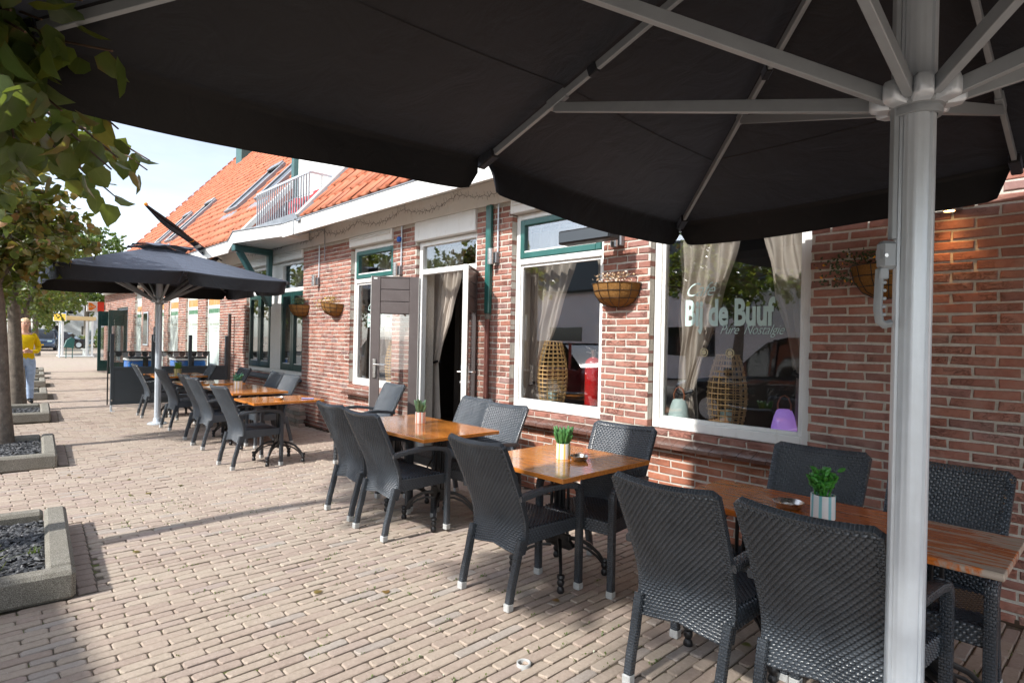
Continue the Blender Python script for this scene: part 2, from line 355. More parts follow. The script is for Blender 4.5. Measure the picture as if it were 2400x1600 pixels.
n = N('linen_curtain'); v = n.world((1, 1, .25)); f = n.noise(v, 5, 5)
n.set(n.ramp(f, [(.3, (.54, .475, .41)), (.7, (.66, .59, .52))]), .95, 0, .1).bump(n.noise(n.world((1, 1, .15)), 300, 2), .3, .002)
tr = n.n('BsdfTranslucent'); tr.inputs['Color'].default_value = (.6, .5, .42, 1); ms = n.n('MixShader', Fac=.25); n.l(n.b.outputs[0], ms.inputs[1]); n.l(tr.outputs[0], ms.inputs[2]); n.l(ms.outputs[0], n.o.inputs['Surface']); M['curtain'] = n.m
def glass_mat(name, ior, tint, haze=0):
    n = N(name); n.t.nodes.remove(n.b); tr = n.n('BsdfTransparent'); tr.inputs['Color'].default_value = (*tint, 1); gl = n.n('BsdfGlossy', Roughness=.012); gl.inputs['Color'].default_value = (.95, .97, 1, 1)
    nz = n.noise(n.world(), 1.3, 2); bp = n.n('Bump', Strength=.04, Distance=.02); n.l(nz, bp.inputs['Height']); n.l(bp.outputs['Normal'], gl.inputs['Normal'])
    lw = n.n('LayerWeight', Blend=.5); fr = n.math('MULTIPLY_ADD', n.math('POWER', lw.outputs['Facing'], 5.0), 1-ior, ior); ms = n.n('MixShader'); n.l(fr, ms.inputs[0]); n.l(tr.outputs[0], ms.inputs[1]); n.l(gl.outputs[0], ms.inputs[2]); n.l(ms.outputs[0], n.o.inputs['Surface']); return n.m
M['glass'] = glass_mat('window_glass', .18, (.965, .97, .965))
M['screenglass'] = glass_mat('screen_glass', .035, (.96, .98, .97))
M['carglass'] = painted('car_glass', (.012, .014, .016), .05, .1, 3, spec=.8)
M['frost'] = painted('frosted_vinyl', (.50, .66, .62), .8, .04, 9)
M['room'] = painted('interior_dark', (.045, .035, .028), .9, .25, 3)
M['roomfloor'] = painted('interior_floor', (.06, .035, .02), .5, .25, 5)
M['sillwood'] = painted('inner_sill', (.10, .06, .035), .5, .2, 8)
def leaf_mat(name, stops, tr=.35, edge=None):
    n = N(name); r = n.attr(); c = n.ramp(r, stops); v = n.world(); f = n.noise(v, 30, 4)
    c = n.mix(n.ramp(f, [(.35, (0, 0, 0)), (.75, (.6, .6, .6))]), c, n.mix(.5, c, (.02, .035, .01)))
    uvn = n.n('UVMap'); s3 = n.n('SeparateXYZ'); n.l(uvn.outputs[0], s3.inputs[0]); au = n.math('ABSOLUTE', s3.outputs[0])
    vein = n.math('MAXIMUM', n.ramp(au, [(.0, (1, 1, 1)), (.035, (0, 0, 0))]), n.ramp(n.math('ABSOLUTE', n.math('SINE', n.math('MULTIPLY', n.math('SUBTRACT', s3.outputs[1], n.math('MULTIPLY', au, .75)), 19.0))), [(.0, (.5, .5, .5)), (.16, (0, 0, 0))]))
    c = n.mix(n.math('MULTIPLY', vein, .45), c, n.mix(.5, c, (.26, .30, .10)))
    rim = n.math('ADD', au, n.math('MULTIPLY', n.noise(v, 45, 3), .35)); c = n.mix(n.math('MULTIPLY', n.ramp(rim, [(.52, (0, 0, 0)), (.66, (1, 1, 1))]), n.ramp(r, [(.45, (0, 0, 0)), (.75, (.8, .8, .8))])), c, (.20, .09, .035))
    n.set(c, .34, 0, .55); t = n.n('BsdfTranslucent'); n.l(n.mix(.5, c, (.30, .36, .04)), t.inputs['Color']); ms = n.n('MixShader', Fac=tr)
    n.l(n.b.outputs[0], ms.inputs[1]); n.l(t.outputs[0], ms.inputs[2]); n.l(ms.outputs[0], n.o.inputs['Surface']); return n.m
M['leaf'] = leaf_mat('lime_leaf', [(0, (.050, .088, .024)), (.4, (.085, .145, .036)), (.75, (.14, .185, .046)), (.90, (.20, .17, .04)), (.95, (.26, .12, .035)), (1, (.28, .085, .035))], .45)
M['leafbrown'] = leaf_mat('lime_leaf_browning', [(0, (.06, .095, .025)), (.35, (.11, .15, .035)), (.58, (.22, .20, .05)), (.82, (.34, .19, .06)), (1, (.42, .20, .10))], .45)
M['leafgreen'] = leaf_mat('bright_leaf', [(0, (.05, .10, .02)), (.6, (.09, .16, .03)), (1, (.16, .22, .05))], .35)
M['grass'] = leaf_mat('grass_blade', [(0, (.07, .13, .02)), (.6, (.18, .22, .05)), (1, (.36, .33, .13))], .3)

# ---- ground
F = 4.283                                    # the cafe's front plane
def gz(x, y):
    a = np.clip((np.asarray(y)-.2)/1.0, 0, 1)*np.clip((4.2-np.asarray(y))/.9, 0, 1)
    return a*(.011*np.sin(1.35*np.asarray(x)+.8*np.asarray(y))+.009*np.sin(.62*np.asarray(x)-1.9*np.asarray(y)+1.3))
PX0, PX1, PY0, PY1 = -24.0, 1.9, -.95, 4.275
gm = MB(); gm.box(-420, 300, -300, 380, -1.2, -.075); g0 = gm.build('ground', M['pavefar']); tag(g0, 'brick paved village ground reaching to the horizon', 'ground', kind='structure')
gm = MB()
for a in ((-420, PX0, PY0-.02, 60), (PX0, 60, PY0-6, PY0), (PX0, 60, PY1, PY1+.3), (PX1, 60, PY0, PY1)): gm.box(*a, -.08, -.016-.002*(a[0] < -100))
fp = gm.build('square', M['pavefar']); tag(fp, 'brick paved square beyond the terrace', 'pavement', kind='structure')
gm = MB(); gm.box(-420, 60, -9.5, PY0-6.0, -.08, -.03); gm.box(-420, PX0-.0, PY0-6, PY0-.02, -.08, -.028); rd = gm.build('road', M['asphalt']); tag(rd, 'grey village road behind the parked cars', 'road', kind='structure')
xs = np.arange(PX0, PX1+.01, .16); ys = np.linspace(PY0, PY1, 34); X, Y = np.meshgrid(xs, ys, indexing='ij')
V = np.stack([X.ravel(), Y.ravel(), (gz(X, Y)-.0095).ravel()], 1); nx, ny = X.shape
I, J = np.meshgrid(np.arange(nx-1), np.arange(ny-1), indexing='ij'); a = (I*ny+J).ravel()
pav = link('pavement', np_mesh('pavement', V, np.stack([a, a+ny, a+ny+1, a+1], 1), M['sand'])); tag(pav, 'clay brick terrace pavement in straight courses', 'pavement', kind='structure')

QF = np.array([[8, 9, 10, 11], [4, 5, 9, 8], [5, 6, 10, 9], [6, 7, 11, 10], [7, 4, 8, 11], [0, 1, 5, 4], [1, 2, 6, 5], [2, 3, 7, 6], [3, 0, 4, 7]])
def brick_arrays(u0, u1, v0, v1, top, ch, depth, jit, O, U, Vv, W, tilt=0):
    """bricks as bevelled blocks: U, V in the face, W outward"""
    n = len(u0); j = lambda s: rng.normal(0, 1, (n, 4))*s
    cu = np.stack([u0, u1, u1, u0], 1); cv = np.stack([v0, v0, v1, v1], 1)
    su = np.array([1, -1, -1, 1]); sv = np.array([1, 1, -1, -1])
    ju, jv = j(jit), j(jit)
    ou, ov = cu+ju, cv+jv; chn = ch*rng.uniform(.6, 1.5, (n, 4))
    iu, iv = ou+su*chn, ov+sv*chn
    t = (top if np.ndim(top) else np.full(n, top))[:, None]+(rng.normal(0, tilt, (n, 1))*(np.array([-1, 1, 1, -1]))+rng.normal(0, tilt, (n, 1))*np.array([-1, -1, 1, 1]))
    lev = np.concatenate([np.stack([ou, ov, t-depth], 2), np.stack([ou, ov, t-ch*1.0], 2), np.stack([iu, iv, t], 2)], 1)      # n,12,3
    P = np.asarray(O)+lev[..., :1]*np.asarray(U)+lev[..., 1:2]*np.asarray(Vv)+lev[..., 2:3]*np.asarray(W)
    return P
Q8 = np.array([[16, 17, 18, 19], [16, 19, 20, 23], [20, 21, 22, 23]]+[[8+i, 8+(i+1) % 8, 16+(i+1) % 8, 16+i] for i in range(8)]+[[i, (i+1) % 8, 8+(i+1) % 8, 8+i] for i in range(8)])
def brick8(u0, u1, v0, v1, top, ch, depth, jit, O, U, Vv, W, tilt=0, cr=.0075):
    """worn pavers: cut corners and a rounded shoulder"""
    n = len(u0); c = cr*rng.uniform(.4, 1.6, (n, 4)); J = lambda: rng.normal(0, jit, (n, 8))
    a, b, p, q = (k[:, None] for k in (u0, u1, v0, v1)); c0, c1, c2, c3 = (c[:, i:i+1] for i in range(4))
    ou = np.concatenate([a+c0, b-c1, b, b, b-c2, a+c3, a, a], 1)+J()*.6; ov = np.concatenate([p, p, p+c1, q-c2, q, q, q-c3, p+c0], 1)+J()*.8
    mu, mv = (a+b)/2, (p+q)/2; k = ch*rng.uniform(.7, 1.5, (n, 8)); iu = ou-np.clip(ou-mu, -k, k); iv = ov-np.clip(ov-mv, -k, k)
    t = (top if np.ndim(top) else np.full(n, top))[:, None]+(ou-mu)*rng.normal(0, tilt/.03, (n, 1))+(ov-mv)*rng.normal(0, tilt/.1, (n, 1))
    lev = np.concatenate([np.stack([ou, ov, t-depth], 2), np.stack([ou, ov, t-ch*.9], 2), np.stack([iu, iv, t], 2)], 1)
    return np.asarray(O)+lev[..., :1]*np.asarray(U)+lev[..., 1:2]*np.asarray(Vv)+lev[..., 2:3]*np.asarray(W)
def bricks_to(parent, name, field, u0, u1, v0, v1, top, ch, depth, jit, O, U, Vv, W, m, fullu, tilt=0, nmax=300, worn=False):
    BA, BQ = (brick8, Q8) if worn else (brick_arrays, QF); nv_ = 24 if worn else 12
    """the nmax that show largest as objects, the rest as one mesh"""
    u0, u1, v0, v1 = map(np.asarray, (u0, u1, v0, v1)); n = len(u0)
    top = np.full(n, top) if not np.ndim(top) else np.asarray(top)
    O, U, Vv, W = (np.asarray(q, float) for q in (O, U, Vv, W))
    C = O+((u0+u1)/2)[:, None]*U+((v0+v1)/2)[:, None]*Vv+top[:, None]*W; base = np.zeros(3); q_ = parent
    while q_ is not None: base = base+np.array(q_.location); q_ = q_.parent
    D = C+base-np.array([0, 0, CAM_H]); z = D @ np.array(fwd); px = 1200+1383.2*(D @ np.array(rt))/np.maximum(z, .1); py = 800-1383.2*(D @ np.array(upv))/np.maximum(z, .1)
    vis = (z > .3) & (px > 10) & (px < 2390) & (py > 10) & (py < 1590) & (np.abs(u1-u0-fullu[0]) < .004) & (np.abs(v1-v0-fullu[1]) < .004)
    size = np.where(vis, np.abs(D @ W)/(z**2*np.linalg.norm(D, axis=1)), 0)
    idx = np.argsort(-size)[:nmax]; idx = idx[size[idx] > 0]; one = np.zeros(n, bool); one[idx] = True
    P = BA(u0[~one], u1[~one], v0[~one], v1[~one], top[~one], ch, depth, jit, O, U, Vv, W, tilt)
    k = len(P); Fc = (BQ[None]+nv_*np.arange(k)[:, None, None]).reshape(-1, 4)
    rr = rng.uniform(0, 1, k)
    o = link(field, np_mesh(field, P.reshape(-1, 3), Fc, m, np.repeat(rr, nv_)), parent); o['kind'] = 'stuff'
    var = []
    for i in range(16):
        P = BA(np.array([-fullu[0]/2]), np.array([fullu[0]/2]), np.array([-fullu[1]/2]), np.array([fullu[1]/2]), 0., ch, depth, jit, (0, 0, 0), U, Vv, W, tilt)
        var.append(np_mesh(name, P.reshape(-1, 3), BQ, m, np.full(nv_, rng.uniform())))
    for i in idx:
        b = link(name, var[rng.integers(16)], parent); b.location = C[i]
# planters along the kerb line: (near x, far x)
def ky(x): return .50+.0745*(-4.15-x)
PL = [(-4.15, -5.75), (-8.17, -9.85), (-12.37, -14.0), (-16.34, -17.9), (-20.1, -21.6), (-23.2, -24.7), (-26.0, -27.5)]
rows = np.arange(PX0+.033, PX1-.03, .066); U0, U1, V0, V1 = [], [], [], []
for i, x in enumerate(rows):
    off = (.5 if i % 2 else 0)*.216+rng.normal(0, .012)
    y = PY0-.216+off
    while y < PY1-.06:
        y0 = max(y, PY0); ln = .2095; y1 = min(y+ln, PY1)
        skip = y1-y0 < .05
        for (a, b) in PL:
            if b-.03 < x < a+.02 and y1 > ky(x)-.98 and y0 < ky(x)+.10: skip = True
        for (a, b) in PL:
            kb = ky(x)
            if b-.03 < x < a+.02 and y0 < kb+.112 <= y1-.04: y0 = kb+.112; skip = False
        if not skip: xw = x+.007*math.sin(y0*2.1+i*.05)+.006*math.sin(y0*.9-i*.11); U0.append(xw-.02975); U1.append(xw+.02975); V0.append(y0); V1.append(y1)
        y += .216
U0, U1, V0, V1 = map(np.array, (U0, U1, V0, V1))
bricks_to(pav, 'paving_brick', 'paving_brick_field', U0, U1, V0, V1, gz((U0+U1)/2, (V0+V1)/2)+rng.normal(0, .0013, len(U0)), .0048, .03, .0016, (0, 0, 0), (1, 0, 0), (0, 1, 0), (0, 0, 1), M['paver'], (.0595, .2095), .0009, worn=True)
# header course of square clay tiles along the street edge of each planter
for i, (a, b) in enumerate(PL[:3]):
    xs0 = np.arange(b, a, .105)
    if i < 3:
        for x in xs0[:-1]:
            yb = ky(x+.05); q = MB().box(x+.004, x+.101, yb+.012, yb+.105, -.03, float(gz(x, yb+.05))+.002+random.uniform(-.003, .003), .005)
            q.build('paving_brick', M['paver'], pav)

def stones(n, x0, x1, y0, y1, z, s0, s1, name, parent, m):
    T = np.array([[1, 0, 0], [0, 1, 0], [-1, 0, 0], [0, -1, 0], [0, 0, .7], [0, 0, -.7], [.6, .6, .4], [-.6, -.6, .4]], float)[:6]
    Ft = np.array([[0, 1, 4], [1, 2, 4], [2, 3, 4], [3, 0, 4], [1, 0, 5], [2, 1, 5], [3, 2, 5], [0, 3, 5]])
    s = rng.uniform(s0, s1, (n, 1, 1)); P = T[None]*s*rng.uniform(.55, 1.25, (n, 6, 1))*np.array([1.4, .9, .7])
    a = rng.uniform(0, 6.28, n); c, sn = np.cos(a)[:, None], np.sin(a)[:, None]
    Q = np.stack([P[..., 0]*c-P[..., 1]*sn, P[..., 0]*sn+P[..., 1]*c, P[..., 2]+P[..., 0]*rng.uniform(-.5, .5, (n, 1))], 2)
    Q += np.stack([rng.uniform(x0, x1, n), rng.uniform(y0, y1, n), z+rng.uniform(-.006, .012, n)], 1)[:, None]
    o = link(name, np_mesh(name, Q.reshape(-1, 3), (Ft[None]+6*np.arange(n)[:, None, None]).reshape(-1, 3), m, np.repeat(rng.uniform(0, 1, n), 6)), parent); return o
def blades(n, c, r, h, name, parent, m, lean=.6):
    P = []; Fc = []
    for i in range(n):
        a = random.uniform(0, 6.28); d = random.uniform(0, r); x, y = c[0]+math.cos(a)*d, c[1]+math.sin(a)*d
        b = random.uniform(0, 6.28); hh = h*random.uniform(.5, 1.1); l = hh*lean*random.uniform(.3, 1.3); w_ = .0035
        dx, dy = math.cos(b), math.sin(b); px_, py_ = -dy*w_, dx*w_; k = len(P)
        P += [(x-px_, y-py_, c[2]), (x+px_, y+py_, c[2]), (x+dx*l*.4+px_*.8, y+dy*l*.4+py_*.8, c[2]+hh*.6), (x+dx*l*.4-px_*.8, y+dy*l*.4-py_*.8, c[2]+hh*.6), (x+dx*l+px_*.2, y+dy*l+py_*.2, c[2]+hh*.85), (x+dx*l-px_*.2, y+dy*l-py_*.2, c[2]+hh*.85)]
        Fc += [(k, k+1, k+2, k+3), (k+3, k+2, k+4, k+5)]
    return link(name, np_mesh(name, np.array(P), np.array(Fc), m, np.repeat(rng.uniform(0, 1, n), 6)), parent)
mb_, mf_ = [], []
for i in range(260):
    mx_, my_ = rng.uniform(-6.5, -.3), rng.uniform(.7, 4.2)
    if rng.uniform() < .6: mx_, my_ = rng.choice([-1.4, -2.2, -2.9, -3.5, -4.6, -5.6])+rng.normal(0, .35), rng.uniform(.9, 2.6)
    mx_ = round((mx_-PX0)/.066)*.066+PX0+rng.normal(0, .003); zz = float(gz(mx_, my_))-.006
    for j in range(7):
        aa = rng.uniform(0, 6.28); l_ = rng.uniform(.004, .013); px_, py_ = mx_+rng.normal(0, .004), my_+rng.normal(0, .02); k_ = len(mb_)
        mb_ += [(px_, py_, zz), (px_+math.cos(aa)*l_, py_+math.sin(aa)*l_, zz+l_*1.3), (px_+math.cos(aa+.9)*l_, py_+math.sin(aa+.9)*l_, zz+l_)]; mf_.append((k_, k_+1, k_+2))
o = link('moss', np_mesh('moss', np.array(mb_), np.array(mf_), M['leafgreen'], rng.uniform(0, 1, len(mb_))), pav); o['kind'] = 'stuff'
ordn = ['nearest', 'second', 'third', 'fourth', 'fifth', 'sixth', 'seventh']
for i, (a, b) in enumerate(PL):
    yb = ky((a+b)/2); y0 = yb-.95; kw = .135; hh = .165
    rt_ = empty('tree_planter', ((a+b)/2, yb-.47, 0), math.atan(-.0745)); x0, x1, yy0, yy1 = b-rt_.location.x, a-rt_.location.x, y0-rt_.location.y, yb-rt_.location.y
    tag(rt_, f'low concrete kerb planter with black slate chips, {ordn[i]} from the camera', 'planter', 'planters in a row along the road')
    def kerb(p0, p1):
        # block with a rounded outer shoulder
        q = MB(); q.bar(p0, p1, kw, hh, .022); return q
    segs = [((x0+.0, yy1-kw/2, hh/2-.0), (x1-kw-.004, yy1-kw/2, hh/2)), ((x0, yy0+kw/2, hh/2), (x1-kw-.004, yy0+kw/2, hh/2)), ((x1-kw/2, yy0, hh/2), (x1-kw/2, yy1, hh/2)), ((x0+kw/2, yy0+kw+.004, hh/2), (x0+kw/2, yy1-kw-.004, hh/2))]
    for sgm in segs: kerb(*sgm).build('kerb_block', M['kerb'], rt_)
    MB().box(x0+kw-.01, x1-kw+.01, yy0+kw-.01, yy1-kw+.01, 0.01, .085).build('soil', M['soil'], rt_)
    o = stones([2600, 1500, 700, 300, 200, 150, 100][i], x0+kw, x1-kw, yy0+kw, yy1-kw, .094, .012, .024, 'slate_chips', rt_, M['gravel']); o['kind'] = 'stuff'
    if i in (0, 3, 4):
        o = blades(150, (.38 if i == 0 else .3, -.02, .09), .15, .14, 'grass_tuft', rt_, M['grass'], 1.1); o['kind'] = 'stuff'
        if i == 0:
            o = blades(30, (.14, .28, .09), .035, .07, 'grass_tuft', rt_, M['leafgreen'], .5); o['kind'] = 'stuff'
# ------------------------------------------------------------------ the cafe
cafe = empty('cafe_building', (-8, F, 0)); tag(cafe, 'long red brick cafe with orange pantile roof and white gutter board', 'building')
def part(mb, name, m, parent=cafe, smooth=False, label=None, fix=True):
    o = mb.build(name, m, None, smooth, fix); o.parent = parent
    off = Vector((0, 0, 0)); q = parent
    while q is not None: off += Vector(q.location); q = q.parent
    o.location = -off
    # mesh in world coordinates: put the origin on the part itself
    c = sum((Vector(v.co) for v in o.data.vertices), Vector())/max(1, len(o.data.vertices))
    o.data.transform(Matrix.Translation(-c)); o.location += c
    if label: o['label'] = label
    return o
OP = [(-2.88, -1.575, .79, 3.0), (-4.62, -3.385, .79, 3.0), (-6.43, -5.205, -.1, 3.0), (-8.18, -6.985, .79, 3.0), (-12.6, -9.86, .80, 3.0),
      (-15.35, -14.3, .45, 2.9), (-17.05, -16.0, .45, 2.9), (-18.83, -17.8, .45, 2.9), (-20.45, -19.36, .45, 2.9), (-23.2, -22.24, .45, 2.9), (-26.3, -24.35, -.1, 2.4)]
WX0, WX1, WZ = -29.0, 2.6, 3.06
# mortar wall with reveals
def wall_mesh(x0, x1, z0, z1, ops, yf, yb):
    xs = sorted({x0, x1, *[a for o in ops for a in o[:2] if x0 < a < x1]}); zs = sorted({z0, z1, *[a for o in ops for a in o[2:] if z0 < a < z1]})
    solid = lambda i, j: 0 <= i < len(xs)-1 and 0 <= j < len(zs)-1 and not any(o[0] < (xs[i]+xs[i+1])/2 < o[1] and o[2] < (zs[j]+zs[j+1])/2 < o[3] for o in ops)
    q = MB()
    for i in range(len(xs)-1):
        for j in range(len(zs)-1):
            if not solid(i, j): continue
            a, b, c, d = xs[i], xs[i+1], zs[j], zs[j+1]
            q.add([(a, yf, c), (b, yf, c), (b, yf, d), (a, yf, d)], [(0, 1, 2, 3)]); q.add([(b, yb, c), (a, yb, c), (a, yb, d), (b, yb, d)], [(0, 1, 2, 3)])
            for (di, dj, A, B) in ((-1, 0, (a, c), (a, d)), (1, 0, (b, d), (b, c)), (0, -1, (b, c), (a, c)), (0, 1, (a, d), (b, d))):
                if not solid(i+di, j+dj): q.add([(A[0], yf, A[1]), (A[0], yb, A[1]), (B[0], yb, B[1]), (B[0], yf, B[1])], [(3, 2, 1, 0)])
    return q
ops2 = [(a-.0, b+.0, c, d) for a, b, c, d in OP]
wall = part(wall_mesh(WX0, WX1, -.05, WZ, ops2, F+.0075, F+.30), 'wall', M['mortar'], fix=False)
CH, BL, BH, JT = .0617, .208, .0478, .0142
def courses(x0, x1, z0, z1, ops, xoff=0):
    U0, U1, V0, V1 = [], [], [], []
    for k in range(int(round(z0/CH)), int(z1/CH)):
        za, zb = k*CH+.007, k*CH+.007+BH; zc = (za+zb)/2
        iv = [(x0, x1)]
        for o in ops:
            if o[2] < zc < o[3]:
                nv = []
                for a, b in iv:
                    if o[1] <= a or o[0] >= b: nv.append((a, b)); continue
                    if o[0] > a: nv.append((a, o[0]))
                    if o[1] < b: nv.append((o[1], b))
                iv = nv
        sh = (k % 2)*.5*(BL+JT)+xoff
        for a, b in iv:
            i0 = math.floor((a-sh)/(BL+JT))-1; x = i0*(BL+JT)+sh
            while x < b:
                p, q = max(x, a), min(x+BL, b)
                if q-p > .035: U0.append(p); U1.append(q); V0.append(za); V1.append(zb)
                x += BL+JT
    return U0, U1, V0, V1
SP = [(-2.88, -1.575, 0, .70), (-4.62, -3.385, 0, .70)]
b = courses(WX0, WX1, 0, WZ-.06, OP+SP)
wo = Vector(wall.location)+Vector(cafe.location)
bricks_to(wall, 'brick', 'brick_field', *b, 0., .0045, .105, .0024, (-wo.x, F-wo.y, -wo.z), (1, 0, 0), (0, 0, 1), (0, -1, 0), M['brick'], (BL, BH), .0012)
b2 = []
for o in SP:
    q = courses(o[0], o[1], 0, .70, [], .03); b2.append(q)
q = [sum((list(x[i]) for x in b2), []) for i in range(4)]
bricks_to(wall, 'brick', 'brick_field', *q, 0., .004, .105, .0024, (-wo.x, F-wo.y, -wo.z), (1, 0, 0), (0, 0, 1), (0, -1, 0), M['brickpl'], (BL, BH), .0012, nmax=0)
YZ = Matrix(((0, 0, 1, 0), (1, 0, 0, 0), (0, 1, 0, 0), (0, 0, 0, 1)))     # polygon in (Y, Z), extruded along X
EX0, EX1 = -29.3, 2.8
part(MB().box(EX0, EX1, F-.035, F-.001, 3.0, 3.262, .004), 'fascia_board', M['white'])
part(MB().prism([(F-.036, 3.29), (F-.036, 3.262), (3.80, 3.105), (3.80, 3.13)], EX0, EX1, YZ), 'soffit', M['soffit'])
part(MB().prism([(3.798, 3.095), (3.775, 3.095), (3.765, 3.30), (3.785, 3.30)], EX0, -12.15, YZ), 'gutter_face', M['white'])
part(MB().prism([(3.798, 3.095), (3.775, 3.095), (3.765, 3.30), (3.785, 3.30)], -9.52, EX1, YZ), 'gutter_face', M['white'])
g = MB()
for a, b_ in ((EX0, -12.15), (-9.52, EX1)): g.tube([(a, 3.768, 3.312), (b_, 3.768, 3.312)], .014, 8); g.prism([(3.79, 3.30), (3.90, 3.20), (3.92, 3.20), (3.80, 3.305)], a, b_, YZ)
part(g, 'gutter_lip', M['zinc'], smooth=True)
# projecting balcony slab with its prow
poly = [(-12.15, 3.766), (-10.94, 3.47), (-10.3, 3.60), (-9.52, 3.766), (-9.52, 4.22), (-12.15, 4.22)]
part(MB().prism(poly, 3.11, 3.305), 'balcony_slab', M['white'])
lip = MB(); lip.tube([(x, y-.004, 3.315) for x, y in poly[:4]], .014, 8); part(lip, 'slab_lip', M['zinc'], smooth=True)
# timber bracket under it
part(MB().box(-11.25, -11.13, F-.115, F-.036, 2.05, 3.0, .008), 'bracket_post', M['grey_teal'])
part(MB().bar((-11.19, F-.04, 3.045), (-11.02, 3.50, 3.045), .11, .11, .01), 'bracket_beam', M['grey_teal'])
part(MB().bar((-11.19, F-.075, 2.10), (-11.06, 3.62, 3.0), .11, .09, .008), 'bracket_brace', M['grey_teal'])
# ------- roof
RM = 1.15; RA = math.atan(RM); RY0, RZ0 = 3.80, 3.33
RU = Vector((1, 0, 0)); RV = Vector((0, math.cos(RA), math.sin(RA))); RW = Vector((0, -math.sin(RA), math.cos(RA)))
def roofM(x, s, h=0):
    o = Vector((x, RY0, RZ0))+RV*s+RW*h
    return Matrix(((1, 0, 0, o.x), (0, RV.y, RW.y, o.y), (0, RV.z, RW.z, o.z), (0, 0, 0, 1)))
roof = MB()
for (x0, x1, s0, s1) in ((-29.15, -11.62, 0, 10.9), (-11.62, -8.98, 3.1, 10.9), (-8.98, 3.0, 0, 10.9)): roof.box(x0, x1, s0, s1, -.12, -.012, 0, roofM(0, 0))
roof = part(roof, 'roof', M['tile'])
tw, tl = .235, .335
u = np.linspace(0, 1, 8); hp = .040*np.exp(-((u-.80)/.145)**2)+.006*np.cos(u*6.28)
def tile_arrays(X, Sv):
    n = len(X); k = 8
    T = np.zeros((3*k, 3))
    T[:k] = np.stack([u*tw, np.full(k, tl*1.10), hp+.002], 1); T[k:2*k] = np.stack([u*tw, np.zeros(k), hp+.036], 1); T[2*k:] = np.stack([u*tw, np.full(k, .004), hp*.5+.004], 1)
    P = T[None]+np.stack([X, Sv, np.zeros(n)], 1)[:, None]; P[..., 2] += rng.normal(0, .003, (n, 1)); P[..., 0] += rng.normal(0, .004, (n, 1)); P[..., 1] += rng.normal(0, .006, (n, 1))
    return P
TF = np.array([[8+i, 9+i, i+1, i] for i in range(7)]+[[16+i, 17+i, 9+i, 8+i] for i in range(7)])
TX, TS = [], []
for j in range(32):
    s = j*tl
    if s > 10.5: break
    for x in np.arange(-29.1, -11.62-tw*.9, tw): TX.append(x); TS.append(s)
    if j < 19:
        for x in np.arange(-8.86, 2.8, tw): TX.append(x); TS.append(s)
    if s > 3.2:
        for x in np.arange(-11.62, -8.98, tw): TX.append(x); TS.append(s)
TX, TS = np.array(TX), np.array(TS)
ro = Vector(roof.location)+Vector(cafe.location)
mat3 = np.array(roofM(0, 0).to_3x3()); o3 = np.array(roofM(0, 0).translation)
cen = np.stack([TX+tw/2, TS+tl/2, np.zeros(len(TX))+.03], 1) @ mat3.T+o3
def tvis(c):
    q = proj(c)
    if not q: return 0
    x, y, z = q
    lim = 430 if x > 1120 else (395+(x-830)*.19 if x > 830 else 355+(x-600)*.19)
    return 1/z if 300 < x < 1130 and lim < y < 640 else 0
sc = np.array([tvis(c) for c in cen]); idx = np.argsort(-sc)[:300]; idx = idx[sc[idx] > 0]; one = np.zeros(len(TX), bool); one[idx] = True
P = tile_arrays(TX[~one], TS[~one]) @ mat3.T+o3-np.array(ro); k = len(P)
o = link('roof_tile_field', np_mesh('roof_tile_field', P.reshape(-1, 3), (TF[None]+24*np.arange(k)[:, None, None]).reshape(-1, 4), M['tile'], np.repeat(rng.uniform(0, 1, k), 24), True), roof); o['kind'] = 'stuff'
tv = [np_mesh('roof_tile', (tile_arrays(np.array([-tw/2]), np.array([-tl/2]))[0]) @ mat3.T, TF, M['tile'], np.full(24, rng.uniform()), True) for i in range(12)]
for i in idx:
    t = link('roof_tile', tv[rng.integers(12)], roof); c = np.array([TX[i]+tw/2, TS[i]+tl/2, 0]) @ mat3.T+o3; t.location = Vector(c)-ro
# verge tiles up the far gable edge
for j in range(30):
    q = MB(); Mx = roofM(-29.12, .05+j*.36, .0)
    pr = [(.085*math.cos(a), .07*math.sin(a)+.02) for a in np.linspace(-.3, math.pi+.3, 9)]
    vs = []; 
    for s, g_ in ((0, 1.18), (.40, .95)):
        vs += [Mx @ Vector((x*g_, s, z*g_)) for x, z in pr]
    q.add(vs, [(i, i+1, 10+i-1+0, 9+i) for i in range(8)]); q.add([Mx @ Vector((x*1.18, 0, z*1.18)) for x, z in pr], [tuple(range(9))])
    part(q, 'verge_tile', M['tile'], roof, True)
# white verge boards either side of the balcony cut-out
for x, lab in ((-8.96, 1), (-11.66, 0)):
    q = MB(); q.box(-.05, .05, .02, 3.1, -.02, .075, .01, roofM(x, 0)); part(q, 'verge_board', M['whiteold'])
part(MB().box(.055, .17, -.1, 3.1, .0, .012, 0, roofM(-8.96, 0)), 'verge_flashing', M['zinc'])
for (x, s, wd, ln) in ((-15.35, 1.42, .86, 1.72), (-13.35, 1.42, .86, 1.72), (-22.3, 1.30, .80, 1.5), (-20.25, 1.12, .80, 1.85)):
    q = MB(); Mx = roofM(x, s)
    for bx in ((0, wd, 0, .07), (0, wd, ln-.12, ln), (0, .07, .07, ln-.12), (wd-.07, wd, .07, ln-.12)): q.box(*bx, 0, .13, .01, Mx)
    q.box(-.10, wd+.10, -.30, -.005, .035, .05, 0, Mx); q.box(.05, wd-.05, ln-.16, ln+.02, .12, .17, .01, Mx)
    sk = part(q, 'skylight', M['zinc']); q = MB(); q.box(.06, wd-.06, .06, ln-.11, .085, .10, 0, Mx); part(q, 'pane', M['carglass'], sk)
part(MB().box(-26.15, -25.5, 8.35, 9.05, 7.9, 9.36, .02), 'chimney', M['grey_teal'])
